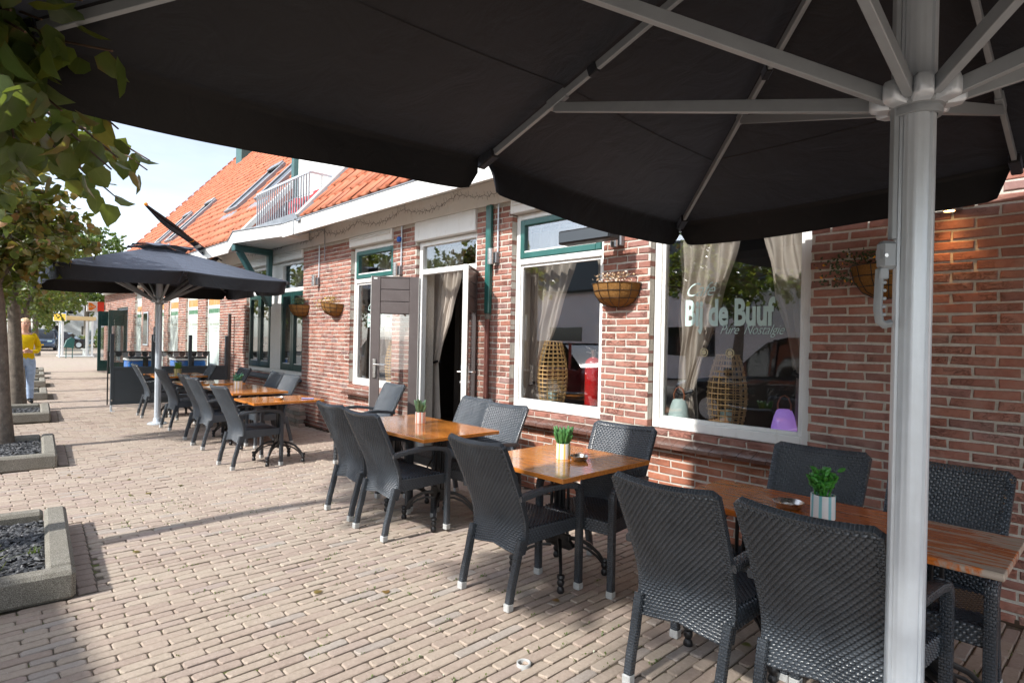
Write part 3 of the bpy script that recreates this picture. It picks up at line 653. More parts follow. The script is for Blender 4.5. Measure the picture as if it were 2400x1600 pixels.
# balcony: floor, rear wall of the dormer, railing
part(MB().box(-11.6, -9.02, 3.80, 5.0, 3.32, 3.44), 'balcony_floor', M['zinc'])
part(MB().box(-11.6, -9.02, 4.90, 5.0, 3.44, 6.7), 'dormer_wall', M['soffit'])
part(MB().box(-11.72, -11.60, 4.80, 4.92, 3.5, 6.7, .01), 'dormer_post', M['grey_teal'])
part(MB().box(-11.80, -8.95, 4.40, 5.0, 6.60, 6.78, .01), 'dormer_roof', M['white'])
rail = MB(); rail.box(-11.30, -9.04, 3.985, 4.015, 4.09, 4.13, .006); rail.box(-11.30, -9.04, 3.99, 4.01, 3.50, 3.53, .004); rail.box(-9.07, -9.04, 4.016, 4.85, 4.09, 4.13, .006)
rail = part(rail, 'balcony_railing', M['alum'])
for i in range(23):
    x = -11.285+i*(2.225/22); part(MB().box(x-.011, x+.011, 3.989, 4.011, 3.455, 4.089, .003), 'baluster', M['alumdk'], rail)
for i in range(4): part(MB().box(-9.066, -9.044, 4.2+i*.19, 4.222+i*.19, 3.9, 4.089, .003), 'baluster', M['whiteold'], rail)
# downpipe, half stripped teal paint
q = MB(); q.box(-4.998, -4.914, F-.055, F-.001, 1.80, 3.0, .012); part(q, 'downpipe', M['teal'], label='peeling teal downpipe beside the door')
q = MB(); q.box(-4.985, -4.925, F-.05, F-.001, 1.74, 1.80, .006); part(q, 'pipe_collar', M['kerb'])
q = MB(); q.tube([(-4.975, F-.035, 1.75), (-4.975, F-.035, .02)], .014, 8); q.tube([(-4.945, F-.03, 1.75), (-4.945, F-.03, .02)], .018, 8); part(q, 'pipe_run', painted('pipe_rust', (.17, .06, .045), .6, .3, 20), smooth=True)

# ------- windows
def window(x0, x1, z0, z1, tz, teal=True, header=True):
    ya, yb = F+.065, F+.135; fw = .062
    q = MB(); q.box(x0, x0+fw, ya, yb, z0, z1, .006); q.box(x1-fw, x1, ya, yb, z0, z1, .006); q.box(x0+fw, x1-fw, ya+.001, yb, z0, z0+.075, .006); q.box(x0+fw, x1-fw, ya+.001, yb, z1-fw, z1, .006)
    if tz: q.box(x0+fw, x1-fw, ya-.004, yb, tz, tz+.06, .006)
    i0 = (x0+fw, x1-fw); bd = .028
    def bead(a, b, c, d, y):
        for bx in ((a, a+bd, c, d), (b-bd, b, c, d), (a+bd, b-bd, c, c+bd), (a+bd, b-bd, d-bd, d)): q.box(bx[0], bx[1], y, y+.03, bx[2], bx[3], .004)
    lowtop = tz if tz else z1-fw
    bead(i0[0], i0[1], z0+.075, lowtop, ya+.02)
    wn = part(q, 'window', M['white'])
    part(MB().box(i0[0]+bd-.004, i0[1]-bd+.004, ya+.040, ya+.046, z0+.075+bd-.004, lowtop-bd+.004), 'pane', M['glass'], wn)
    if tz:
        q = MB(); a, b, c, d = i0[0]+.003, i0[1]-.003, tz+.063, z1-fw-.003; t = .062
        for bx in ((a, a+t, c, d), (b-t, b, c, d), (a+t, b-t, c, c+t), (a+t, b-t, d-t, d)): q.box(bx[0], bx[1], ya-.012, ya+.05, bx[2], bx[3], .007)
        sh = part(q, 'transom_sash', M['teal'] if teal else M['white'], wn)
        q = MB()
        q.box(a+t, b-t, ya-.004, ya+.018, c+t, c+t+.018, .003); part(q, 'glazing_bead', M['white'], wn)
        part(MB().box(a+t-.004, b-t+.004, ya+.022, ya+.028, c+t-.004, d-t+.004), 'pane', M['glass'], wn)
    if header:
        q = MB(); q.box(x0-.01, x1+.01, F-.03, F+.11, z1+.003, 2.998, .006); q.box(x0+.03, x1-.03, F-.045, F-.031, z1+.085, z1+.095, 0); q.box(x0+.03, x1-.03, F-.045, F-.031, z1+.118, z1+.128, 0)
        part(q, 'blind_box', M['white'])
    return wn
window(-2.872, -1.583, .80, 2.85, None)
window(-4.612, -3.393, .80, 2.85, 2.315)
window(-8.172, -6.993, .80, 2.85, 2.315)
def sill(x0, x1, z=.795):
    q = MB(); q.prism([(F-.108, z-.125), (F-.108, z-.101), (F+.05, z-.049), (F+.05, z-.09)], x0-.004, x1+.004, YZ); q.prism([(F+.02, z-.05), (F+.05, z-.02), (F+.10, z+.004), (F+.10, z-.05)], x0+.005, x1-.005, YZ); s = part(q, 'window_sill', M['mortar'])
    w_ = .108; nn = int((x1-x0+.02)/w_); ox = x0-.01
    for i in range(nn+1):
        a, b = ox+i*w_+.002, min(ox+(i+1)*w_-.002, x1+.01)
        if b-a < .02: continue
        h = random.uniform(-.0015, .0015)
        part(MB().prism([(F-.115, z-.125+h), (F-.115, z-.098+h), (F+.045, z-.045+h), (F+.045, z-.085+h)], a, b, YZ), 'sill_tile', M['silltile'], s)
for a, b in ((-2.88, -1.575), (-4.62, -3.385), (-8.18, -6.985)): sill(a, b)
# twin green casement window under the balcony
q = MB(); ya, yb = F+.06, F+.13; x0, x1, z0, z1 = -12.595, -9.865, .81, 2.85
for bx in ((x0, x0+.07, z0, z1), (x1-.03, x1, z0, z1), (x0+.07, x1-.03, z0, z0+.07), (x0+.07, x1-.03, z1-.06, z1), (-11.43, -10.90, z0+.07, z1-.06), (x0+.07, -11.43, 2.30, 2.37), (-10.90, x1-.03, 2.30, 2.37)): q.box(bx[0], bx[1], ya, yb, bx[2], bx[3], .006)
for i in range(7): q.box(-11.41+i*.073, -11.345+i*.073, ya-.012, ya-.001, z0+.08, 2.30, .004)
wt = part(q, 'window', M['white'], label='twin dark green casement window with a wide white post')
for a, b in ((-12.525, -11.43), (-10.90, -9.895)):
    part(MB().box(a+.01, b-.01, ya+.03, ya+.036, 2.375, 2.785), 'pane', M['glass'], wt)
    m_ = (a+b)/2
    for c, d in ((a+.003, m_-.002), (m_+.002, b-.003)):
        q = MB(); t = .075
        for bx in ((c, c+t, z0+.075, 2.295), (d-t, d, z0+.075, 2.295), (c+t, d-t, z0+.075, z0+.19), (c+t, d-t, 2.215, 2.295)): q.box(bx[0], bx[1], ya-.02, ya+.045, bx[2], bx[3], .007)
        part(q, 'casement_sash', M['green'], wt); part(MB().box(c+t-.004, d-t+.004, ya+.012, ya+.018, z0+.186, 2.219), 'pane', M['glass'], wt)
        part(MB().box(c+t, d-t, ya-.005, ya+.010, z0+.191, z0+.206, .003), 'glazing_bead', M['white'], wt)
q = MB(); q.box(x0-.01, x1+.01, F-.03, F+.11, 2.853, 2.998, .006); q.box(-10.85, -9.9, F-.045, F-.031, 2.935, 2.945); q.box(-10.85, -9.9, F-.045, F-.031, 2.965, 2.975); q.box(-12.5, -11.5, F-.045, F-.031, 2.935, 2.945); q.box(-12.5, -11.5, F-.045, F-.031, 2.965, 2.975); part(q, 'blind_box', M['white'])
q = MB(); q.prism([(F-.10, .70), (F-.10, .725), (F+.05, .80), (F+.05, .74)], -12.62, -9.84, YZ); part(q, 'window_sill', M['anthra'])
# ------- double doors
q = MB(); ya, yb = F+.05, F+.13; x0, x1 = -6.42, -5.215
for bx in ((x0, x0+.065, 0, 2.75), (x1-.065, x1, 0, 2.75), (x0+.065, x1-.065, 2.33, 2.395), (x0+.065, x1-.065, 2.69, 2.75)): q.box(bx[0], bx[1], ya, yb, bx[2], bx[3], .006)
q.box(x0+.065, x1-.065, ya, yb, .0, .035, .004)
df = part(q, 'door_frame', M['white']); part(MB().box(x0+.06, x1-.06, ya+.035, ya+.041, 2.39, 2.695), 'pane', M['glass'], df)
part(MB().box(x0-.01, x1+.01, F-.03, F+.12, 2.755, 2.998, .006), 'door_header', M['white'])
def door_leaf(hx, ang, sgn, label):
    """leaf in local coords: hinge at 0, runs along +x * sgn"""
    h0, h1, wd, th = .045, 2.30, .60, .05; st = .115
    Mx = Matrix.Translation((hx, F+.035, 0)) @ Matrix.Rotation(ang, 4, 'Z')
    q = MB()
    for bx in ((0, st, h0, h1), (wd-st, wd, h0, h1), (st, wd-st, h0, .30), (st, wd-st, h1-.02, h1)): q.box(bx[0], bx[1], -th/2, th/2, bx[2], bx[3], .004, Mx)
    zt = h1-.02
    for i in range(3): q.box(st, wd-st, -th/2+.004, th/2-.004, zt-.155*(i+1)+.008, zt-.155*i-.003, .006, Mx)
    q.box(st-.004, wd-st+.004, -.012, .012, zt-.465, zt, 0, Mx)
    zt -= .465
    lf = part(q, 'door', M['brown'], label=label)
    part(MB().box(st-.006, wd-st+.006, -.004, .004, .294, zt+.006, 0, Mx), 'pane', M['glass'], lf)
    q = MB(); q.box(-.004, .0, -th/2-.003, th/2+.003, h0, h1, 0, Mx); q.box(wd, wd+.006, -th/2-.003, th/2+.003, h0, h1, 0, Mx); part(q, 'edge_strip', M['whiteold'], lf)
    for sd in (-1, 1):
        q = MB(); y = sd*(th/2+.004); q.box(wd-.075, wd-.035, min(y, y+sd*.012), max(y, y+sd*.012), 1.0, 1.24, .004, Mx); 
        q.tube([Mx @ Vector(p) for p in ((wd-.055, y, 1.17), (wd-.055, y+sd*.05, 1.17), (wd-.075, y+sd*.058, 1.17), (wd-.19, y+sd*.055, 1.165))], .010, 8)
        q.tube([Mx @ Vector(p) for p in ((wd-.055, y, 1.06), (wd-.055, y+sd*.022, 1.06))], .016, 10)
        part(q, 'handle', M['steel'], lf, True)
    part(MB().box(wd-.075, wd-.03, th/2, th/2+.006, h1-.04, h1-.02, .002, Mx), 'door_stop', M['white'], lf)
    return lf
door_leaf(-6.40, math.atan2(-.45, -.36), 1, 'left brown glazed door leaf swung open')
door_leaf(-5.235, math.atan2(-.485, .40), 1, 'right brown door leaf seen nearly edge on')
# ------- left wing: covered windows and pair of green doors
pn = N('printed_window_film'); v = pn.world(); sx = pn.n('SeparateXYZ'); pn.l(v, sx.inputs[0])
c = pn.ramp(pn.math('MULTIPLY', sx.outputs[2], 1/3.0), [(0, (.60, .66, .62)), (2.0/3, (.08, .21, .12)), (2.1/3, (.66, .68, .66)), (2.19/3, (.62, .30, .10)), (2.36/3, (.66, .68, .66))], 'CONSTANT')
pn.set(pn.mix(pn.ramp(pn.noise(pn.world((3, 3, .6)), 7, 4), [(.5, (0, 0, 0)), (.8, (.5, .5, .5))]), c, (.72, .76, .74)), .35, 0, .5); M['film'] = pn.m
for o_ in OP[5:10]:
    q = MB(); a, b, c_, d = o_
    for bx in ((a, a+.05, c_, d), (b-.05, b, c_, d), (a+.05, b-.05, c_, c_+.05), (a+.05, b-.05, d-.05, d)): q.box(bx[0], bx[1], F+.05, F+.12, bx[2], bx[3], .005)
    wv = part(q, 'window', M['whiteold']); part(MB().box(a+.05, b-.05, F+.07, F+.08, c_+.05, d-.05), 'pane', M['film'], wv)
    w_ = b-a
    q = MB()
    for r_, (zz, l0, l1) in enumerate(((1.72, .12, .24), (1.72, .30, .74), (1.64, .34, .66), (1.57, .44, .62))):
        q.box(a+l0*w_, a+l1*w_, F+.0665, F+.0695, zz, zz+(.05 if r_ < 2 else .015))
    part(q, 'print', painted('print_ink', (.40, .42, .36), .6, .2, 20), wv)
part(MB().box(-21.78, -21.16, F-.035, F-.002, 1.10, 2.16, .006), 'notice_frame', M['alum']); part(MB().box(-21.73, -21.21, F-.041, F-.036, 1.15, 2.11), 'notice_board', M['carglass'])
for x, l1 in ((-24.40, .56), (-26.25, .60)):
    q = MB()
    for bx in ((F-l1, F-l1+.10, .06, 2.26), (F-.11, F-.01, .06, 2.26), (F-l1+.10, F-.11, .06, .45), (F-l1+.10, F-.11, 1.72, 2.26)): q.box(x-.025, x+.025, bx[0], bx[1], bx[2], bx[3], .005)
    for i in range(3): q.box(x+.0255, x+.032, F-l1+.11, F-.12, 1.78+i*.15, 1.90+i*.15, .003)
    dr = part(q, 'door', M['green']); part(MB().box(x-.004, x+.004, F-l1+.095, F-.105, .445, 1.725), 'pane', M['glass'], dr)
q = MB(); q.box(-26.3, -26.22, F+.05, F+.12, 0, 2.4, .005); q.box(-24.43, -24.35, F+.05, F+.12, 0, 2.4, .005); q.box(-26.22, -24.43, F+.05, F+.12, 2.3, 2.4, .005); q.box(-26.22, -24.43, F+.2, F+.22, .0, 2.3); part(q, 'door_frame', M['anthra'])
part(MB().box(-29.0, 2.6, 4.60, 4.62, 2.7, 2.75), 'lintel', M['anthra'])
# gable ends and roof back so that the block is closed
q = MB()
for x0, x1 in ((-29.0, -28.7), (2.3, 2.6)): q.prism([(F+.31, -.05), (F+.31, 3.2), (RY0+.6, RZ0+.45), (10.6, RZ0+6.8*RM-.3), (10.6, -.05)], x0, x1, YZ)
q.box(-28.7, 2.3, 10.3, 10.6, -.05, 10.5); part(q, 'gable_wall', M['brick'])

# ------- rooms behind the glass
rm = MB(); ry = F+5.2
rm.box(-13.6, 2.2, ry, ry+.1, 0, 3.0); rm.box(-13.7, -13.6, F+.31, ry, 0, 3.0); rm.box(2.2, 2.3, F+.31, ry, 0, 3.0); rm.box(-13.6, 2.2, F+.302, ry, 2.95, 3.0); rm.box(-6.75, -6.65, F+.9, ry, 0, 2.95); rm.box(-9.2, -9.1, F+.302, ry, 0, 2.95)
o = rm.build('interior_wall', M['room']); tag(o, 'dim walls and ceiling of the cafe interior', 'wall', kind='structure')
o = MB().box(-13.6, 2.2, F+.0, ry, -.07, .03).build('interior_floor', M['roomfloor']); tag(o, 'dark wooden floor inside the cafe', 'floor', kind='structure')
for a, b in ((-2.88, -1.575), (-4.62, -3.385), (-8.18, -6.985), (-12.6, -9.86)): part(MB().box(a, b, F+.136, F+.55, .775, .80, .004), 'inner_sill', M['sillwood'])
# ------------------------------------------------------------------ wicker armchair (front faces +Y)
def interp(tab, t):
    for (a, pa), (b, pb) in zip(tab, tab[1:]):
        if t <= b:
            k = (t-a)/(b-a); k = k*k*(3-2*k)*.35+k*.65
            return pa+(pb-pa)*k
    return tab[-1][1]
def smooth_tab(tab):
    xs = [a for a, _ in tab]; ys = [b for _, b in tab]
    def f(t):
        # Catmull-Rom through the table
        i = max(0, min(len(xs)-2, next((j for j in range(len(xs)-1) if t <= xs[j+1]), len(xs)-2)))
        k = (t-xs[i])/(xs[i+1]-xs[i]); h = xs[i+1]-xs[i]
        m = lambda j: (ys[min(j+1, len(xs)-1)]-ys[max(j-1, 0)])/(xs[min(j+1, len(xs)-1)]-xs[max(j-1, 0)])
        return (2*k**3-3*k*k+1)*ys[i]+(k**3-2*k*k+k)*h*m(i)+(-2*k**3+3*k*k)*ys[i+1]+(k**3-k*k)*h*m(i+1)
    return f
byf = smooth_tab([(.28, -.205), (.38, -.178), (.48, -.183), (.62, -.235), (.78, -.310), (.93, -.385)])
def weave(fn, nrm, lu, lv, cu, cv, amp, su=4, sv=3):
    """woven sheet: fn(u, v) in metres -> point, cu/cv: strand pitch"""
    nu, nv = int(round(lu/cu))*su, int(round(lv/cv))*sv
    P = np.zeros((nv+1, nu+1, 3)); 
    for j in range(nv+1):
        for i in range(nu+1):
            u_, v_ = i/nu, j/nv
            row = min(j//sv, nv//sv-1); ph = .5*(row % 2)
            a = .5+.5*math.cos(2*math.pi*(i/su+ph)); a = 1 if a > .9 else .88 if a > .1 else 0; e = abs(math.sin(math.pi*j/sv))
            if j % sv == 0: e = 0
            d = amp*(a**.8)*(e**.5)-amp*.35*(1-e)-(amp*.9 if a < .1 else 0)
            p = fn(u_, v_); q = nrm(u_, v_)
            P[j, i] = (p[0]+q[0]*d, p[1]+q[1]*d, p[2]+q[2]*d)
    I, J = np.meshgrid(np.arange(nu), np.arange(nv)); a = (J*(nu+1)+I).ravel()
    return P.reshape(-1, 3), np.stack([a, a+1, a+nu+2, a+nu+1], 1)
def half_w(z): return .208+.022*min(1, max(0, (z-.3)/.6))
def wrap_c(s): return .028*s*s
def bz(s, v, top=.93):
    zb = .285+.035*(1-abs(s))          # bottom edge arched up a little in the middle
    return zb+(top-.012*(1-s*s)-zb)*v
def back_pt(off):
    def fn(u_, v_):
        s = u_*2-1; z = bz(s, v_); return (s*half_w(z), byf(z)+wrap_c(s)+off, z)
    return fn
def back_n(sg):
    def fn(u_, v_):
        z = bz(u_*2-1, v_); dy = (byf(min(.93, z+.01))-byf(max(.28, z-.01)))/.02
        l = math.hypot(1, dy); return (0, sg/l, -sg*dy/l)
    return fn
ch = empty('wicker_armchair')
V1, F1 = weave(back_pt(-.014), back_n(-1), .45, .66, .0235, .0145, .0085)
V2, F2 = weave(back_pt(.012), back_n(1), .45, .66, .0235, .0145, .0080, 4, 3)
me = np_mesh('backrest', np.concatenate([V1, V2]), np.concatenate([F1[:, ::-1] if False else F1, F2[:, ::-1]+len(V1)]), M['wicker'], None, True); link('backrest', me, ch)
def rrect(w_, h_, r=.35, k=3):
    pts = []
    for cx, cy, a0 in ((1, 1, 0), (-1, 1, 90), (-1, -1, 180), (1, -1, 270)):
        rr_ = min(w_, h_)/2*r*2*.5
        for i in range(k):
            a = R(a0+90*i/(k-1)); pts.append((cx*(w_/2-rr_)+math.cos(a)*rr_, cy*(h_/2-rr_)+math.sin(a)*rr_))
    return pts
# wrapped rim of the backrest
q = MB(); pts = []
for s_, zs in ((-1, np.linspace(.30, .925, 12)), (1, np.linspace(.925, .30, 12))):
    if s_ == 1: pts += [((t)*half_w(.93), byf(.93)+wrap_c(t)-.001, .932-.012*(1-t*t)+.004) for t in np.linspace(-.94, .94, 9)]
    pts += [(s_*half_w(z), byf(z)+wrap_c(1)-.001, z) for z in zs]
q.sweep(pts, rrect(.036, .030), up=(0, 1, 0)); q.build('back_rim', M['wrap'], ch, True)
# seat
def seat_pt(u_, v_):
    s = u_*2-1; y = -.165+.42*v_; hw = .222+.032*v_
    return (s*hw, y, .448-.012*math.sin(math.pi*v_)*(1-s*s)-.03*max(0, v_-.9)*10*.3)
V3, F3 = weave(seat_pt, lambda a, b: (0, 0, 1), .48, .42, .0235, .0145, .0058, 4, 3)
link('seat', np_mesh('seat', V3, F3, M['wicker'], None, True), ch)
q = MB()
q.add([(-.225, -.165, .44), (.225, -.165, .44), (.257, .258, .44), (-.257, .258, .44), (-.222, -.165, .345), (.222, -.165, .345), (.254, .255, .365), (-.254, .255, .365)], [(0, 1, 2, 3)[::-1], (4, 5, 6, 7)], None)
for a, b in (((-.222, -.165), (-.254, .255)), ((.222, -.165), (.254, .255))):
    sx_ = 1 if a[0] > 0 else -1
    def fn(u_, v_, a=a, b=b): return (a[0]+(b[0]-a[0])*u_+.004*sx_*v_, a[1]+(b[1]-a[1])*u_, .345+.02*u_+(.098-.02*u_)*v_)
    Va, Fa = weave(fn, lambda u_, v_, s=sx_: (s, 0, 0), .42, .09, .0235, .0145, .0055, 4, 3); link('apron', np_mesh('apron', Va, Fa if sx_ > 0 else Fa[:, ::-1], M['wicker'], None, True), ch)
def fn(u_, v_): return (-.255+.51*u_, .257, .365+.078*v_)
Va, Fa = weave(fn, lambda u_, v_: (0, 1, 0), .51, .078, .0235, .0145, .0055, 4, 3); link('apron', np_mesh('apron', Va, Fa[:, ::-1], M['wicker'], None, True), ch)
q.build('seat_frame', M['wrap'], ch)
for s_ in (-1, 1):
    fx = s_*.272
    q = MB(); q.sweep([(fx, .262, .042), (fx, .262, .30), (fx, .262, .575), (fx, .258, .605), (fx*1.0, .238, .632), (fx, .205, .645)], rrect(.042, .040), up=(0, 1, 0)); lg = q.build('leg', M['wrap'], ch, True)
    q = MB(); q.box(fx-.023, fx+.023, .239, .285, 0, .045, .005); q.build('foot_cap', M['foot'], lg)
    q = MB(); q.sweep([(fx, .215, .640), (fx, .12, .660), (fx*.985, 0, .662), (fx*.93, -.12, .648), (fx*.86, -.225, .628)], rrect(.048, .034), up=(0, 0, 1)); q.build('armrest', M['wrap'], ch, True)
    rx = s_*.205
    q = MB(); q.sweep([(rx, -.262, .042), (rx, -.245, .13), (rx, -.222, .21), (rx*1.01, -.203, .29), (rx*1.02, -.18, .38)], rrect(.038, .042), up=(0, 1, 0)); lg = q.build('leg', M['wrap'], ch, True)
    q = MB(); q.box(rx-.021, rx+.021, -.290, -.244, 0, .045, .005); q.build('foot_cap', M['foot'], lg)
CG = 'wicker armchairs around the terrace tables'
# (x, y of the rear feet, turn in degrees [0 = back to the street], label)
near = 'dark wicker armchair, '
CH_ = [(-1.335, 2.20, 2, 'back to the street at the left end of the flaked long table'),
 (-.775, 2.19, -2, 'back to the street, partly hidden by the near parasol pole'),
 (-1.20, 3.37, 181, 'wall side of the flaked long table, left of the pole'),
 (-.63, 3.39, 178, 'wall side of the flaked long table, right of the pole'),
 (-2.612, 2.265, 1, 'alone on the street side of the yellow pot table'),
 (-2.48, 3.34, 187, 'wall side of the yellow pot table, below the pier'),
 (-4.01, 2.305, 1, 'street side of the red pot table, the nearer of two'),
 (-4.605, 2.35, 0, 'street side of the red pot table, the farther of two'),
 (-3.90, 3.52, 186, 'wall side of the red pot table, the nearer of two'),
 (-4.46, 3.62, 176, 'wall side of the red pot table, the one by the open door'),
 (-6.23, 3.78, 177, 'standing apart in front of the left door leaf'),
 (-7.19, 2.252, 3, 'street side of the small far table with the pen on it'),
 (-8.36, 3.40, 183, 'wall side under the green window, the nearest of three'),
 (-8.58, 2.33, 2, 'street side of the far middle table, the nearer of two'),
 (-9.07, 2.357, 1, 'street side of the far middle table, the farther of two'),
 (-8.97, 3.43, 180, 'wall side under the green window, the middle of three'),
 (-10.47, 2.375, 4, 'just right of the far parasol pole foot'),
 (-10.10, 3.34, 181, 'wall side under the green window, the farthest of three'),
 (-12.30, 2.38, -2, 'farthest one on the street side, left of the far pole'),
 (-11.68, 3.30, 178, 'farthest one on the wall side, against the glass screen')]
for i, (x, y, a, lab) in enumerate(CH_):
    o = ch if i == 0 else copy_tree(ch)
    r = R(a); off = Matrix.Rotation(r, 3, 'Z') @ Vector((0, -.262, 0))
    o.location = (x-off.x, y-off.y, float(gz(x, y))+.001); o.rotation_euler = (0, 0, r); tag(o, near+lab, 'chair', CG)

# ------------------------------------------------------------------ tables
def pedestal(root, px, py, two=False):
    q = MB()
    q.box(px-.018, px+.018, py-.018, py+.018, .16, .715, .003)
    for k in (-2, -1, 1, 2): q.box(px+k*.036-.007, px+k*.036+.007, py-.009, py+.009, .27, .70, .002)
    q.box(px-.095, px+.095, py-.014, py+.014, .20, .275, .006); q.box(px-.095, px+.095, py-.016, py+.016, .685, .712, .004)
    q.prism([(px-.095, .24), (px-.13, .205), (px-.10, .18), (px+.10, .18), (px+.13, .205), (px+.095, .24)], py-.013, py+.013, Matrix(((1, 0, 0, 0), (0, 0, 1, 0), (0, 1, 0, 0), (0, 0, 0, 1))))
    col = q.build('column', M['iron'], root)
    for a in (45, 135, 225, 315):
        c, s = math.cos(R(a)), math.sin(R(a)); q = MB()
        arc = [(.06, .235), (.13, .228), (.20, .195), (.26, .14), (.295, .085)]
        q.sweep([(px+c*r_, py+s*r_, z) for r_, z in arc], rrect(.022, .024), [1.1, 1, .95, .9, .85]); 
        arc = [(.05, .19), (.12, .19), (.19, .165), (.245, .125), (.285, .08)]
        q.sweep([(px+c*r_, py+s*r_, z) for r_, z in arc], rrect(.014, .016))
        q.lathe([(.0, .115), (.022, .11), (.026, .095), (.017, .082), (.024, .066), (.020, .05), (.014, .042), (.021, .03), (.024, .012), (.017, .0), (0, 0)], (px+c*.30, py+s*.30, 0), 12)
        q.build('leg', M['iron'], root, True)
    MB().box(px-.17, px+.17, py-.02, py+.02, .713, .722, .002).build('top_plate', M['iron'], root)
TG = 'varnished teak tables on the terrace'
def table(x0, x1, y0, y1, lab, m='teak', two=False):
    cx, cy = (x0+x1)/2, (y0+y1)/2; t = empty('terrace_table', (cx, cy, 0)); tag(t, lab, 'table', TG)
    MB().box(x0-cx, x1-cx, y0-cy, y1-cy, .723, .752, .003).build('table_top', M[m], t)
    hw = (x1-x0)/2
    for px in ((-hw+.30, hw-.30) if two else (0,)): pedestal(t, px, 0)
    if two:
        q = MB(); q.bar((-hw+.30, 0, .20), (hw-.30, 0, .20), .014, .022, .003); q.bar((-hw+.30, 0, .64), (0, 0, .215), .008, .008); q.bar((hw-.30, 0, .64), (0, 0, .215), .008, .008); q.build('stretcher', M['iron'], t)
    return t
table(-1.625, -.312, 2.625, 3.175, 'long teak table with flaked varnish beside the near parasol pole', 'teakworn', True)
table(-2.99, -2.19, 2.455, 3.30, 'square varnished teak table with the yellow striped cactus pot', 'teak')
table(-5.0, -3.70, 2.565, 3.335, 'long varnished teak table with the red striped pot, before the doors', 'teak', True)
table(-7.42, -6.765, 2.40, 3.235, 'small far teak table with an ashtray and a pen', 'teak')
table(-9.36, -8.01, 2.575, 3.30, 'long far teak table with a yellow and white striped pot', 'teak', True)
table(-10.5, -9.70, 2.46, 3.31, 'far teak table right of the far parasol pole', 'teak')
table(-12.62, -11.65, 2.48, 3.37, 'farthest teak table with a leafy green plant by the glass screen', 'teak')

# pots and table things
def stripe_mat(name, c1, c2, k):
    n = N(name); t = n.n('TexCoord'); s = n.n('SeparateXYZ'); n.l(t.outputs['Object'], s.inputs[0]); a = n.math('ARCTAN2', s.outputs[1], s.outputs[0])
    w_ = n.math('SINE', n.math('MULTIPLY', n.math('ADD', a, n.math('MULTIPLY', n.noise(n.obj((1, 1, .2)), 20, 2), .12)), k)); n.set(n.ramp(w_, [(.40, c1), (.60, c2)]), .55, 0, .4); return n.m
def succulent(kind, n_, s, seed):
    random.seed(seed); q = MB(); rr_ = []
    for i in range(n_):
        a = random.uniform(0, 6.28); d = random.uniform(0, .038); h = random.uniform(.06, .13); ln = random.uniform(.1, .5)
        b = Vector((math.cos(a)*d, math.sin(a)*d, .10)); dv = Vector((math.cos(a)*ln, math.sin(a)*ln, 1)).normalized()
        if kind == 'cactus': q.tube([b, b+dv*h*.35, b+dv*h*.75, b+dv*h*.95, b+dv*h], [.005, .009, .010, .007, .001], 7)
        elif kind == 'jade':
            q.tube([b, b+dv*h*.8], .004, 5)
            for j in range(5):
                a2 = random.uniform(0, 6.28); c = b+dv*h*(.3+.16*j); e = Vector((math.cos(a2), math.sin(a2), random.uniform(.2, 1.0))).normalized()
                q.tube([c, c+e*.012, c+e*.026, c+e*.036], [.003, .0095, .0085, .001], 6)
        else:
            for j in range(7):
                a2 = random.uniform(0, 6.28); c = b+dv*h*random.uniform(.2, 1.1); e = Vector((math.cos(a2), math.sin(a2), random.uniform(.4, 1.6))).normalized()
                q.tube([c, c+e*.018, c+e*.035], [.002, .005, .001], 4)
    return q
def pot(x, y, z, mat_, kind, n_, leafc, lab, h=.10, r=.046, taper=0):
    p = empty('potted_plant', (x, y, z)); tag(p, lab, 'plant', 'small potted plants on the tables')
    q = MB(); q.lathe([(0, .002), (r-taper, 0), (r-taper+.001, .004), (r, h), (r-.005, h), (r-.006, h-.012)], (0, 0, 0), 24); q.build('pot', mat_, p, True)
    q = MB(); q.lathe([(0, h-.013), (r-.005, h-.014)], (0, 0, 0), 16); q.build('soil', M['soil'], p)
    o = succulent(kind, n_, 1, int(abs(x*100))).build('foliage', leafc, p, True)
grn = lambda nm, c: painted(nm, c, .45, .35, 40)
Tz = .753
pot(-2.575, 2.885, Tz, stripe_mat('pot_yellow', (.78, .78, .76), (.74, .56, .15), 8), 'cactus', 26, grn('cactus_green', (.055, .17, .045)), 'cactus in a yellow and white striped pot, next to an ashtray')
pot(-4.44, 3.04, Tz, stripe_mat('pot_red', (.78, .76, .73), (.68, .20, .11), 8), 'cactus', 24, grn('pale_cactus', (.13, .24, .12)), 'pale finger succulent in a red and white striped pot')
pot(-.968, 2.83, Tz, stripe_mat('pot_blue', (.78, .80, .80), (.24, .55, .60), 8), 'jade', 20, grn('jade_green', (.05, .24, .03)), 'jade plant in a blue and white striped pot beside the near pole', .105, .050)
pot(-8.675, 2.86, Tz, stripe_mat('pot_yellow_pale', (.78, .78, .76), (.70, .54, .22), 8), 'jade', 16, grn('blue_green', (.06, .21, .12)), 'bluish succulent in a pale yellow striped pot, far table', .11, .055)
pot(-11.92, 2.88, Tz, stripe_mat('pot_straw', (.62, .58, .30), (.40, .42, .17), 10), 'herb', 34, grn('fresh_green', (.17, .36, .03)), 'bright green leafy plant in a small straw coloured pot', .12, .062, .012)
def ashtray(x, y, lab, r=.062):
    p = empty('ashtray', (x, y, Tz)); tag(p, lab, 'ashtray', 'steel ashtrays')
    q = MB(); q.lathe([(0, 0), (r*.72, 0), (r*.80, .004), (r, .026), (r*1.02, .028), (r*.97, .029), (r*.76, .008), (0, .006)], (0, 0, 0), 28); q.build('bowl', M['steel'], p, True)
    q = MB(); q.lathe([(r*.42, .007), (r*.44, .016), (r*.36, .017), (r*.34, .008), (0, .007)], (0, 0, 0), 20); q.build('stub_ring', M['steel'], p, True)
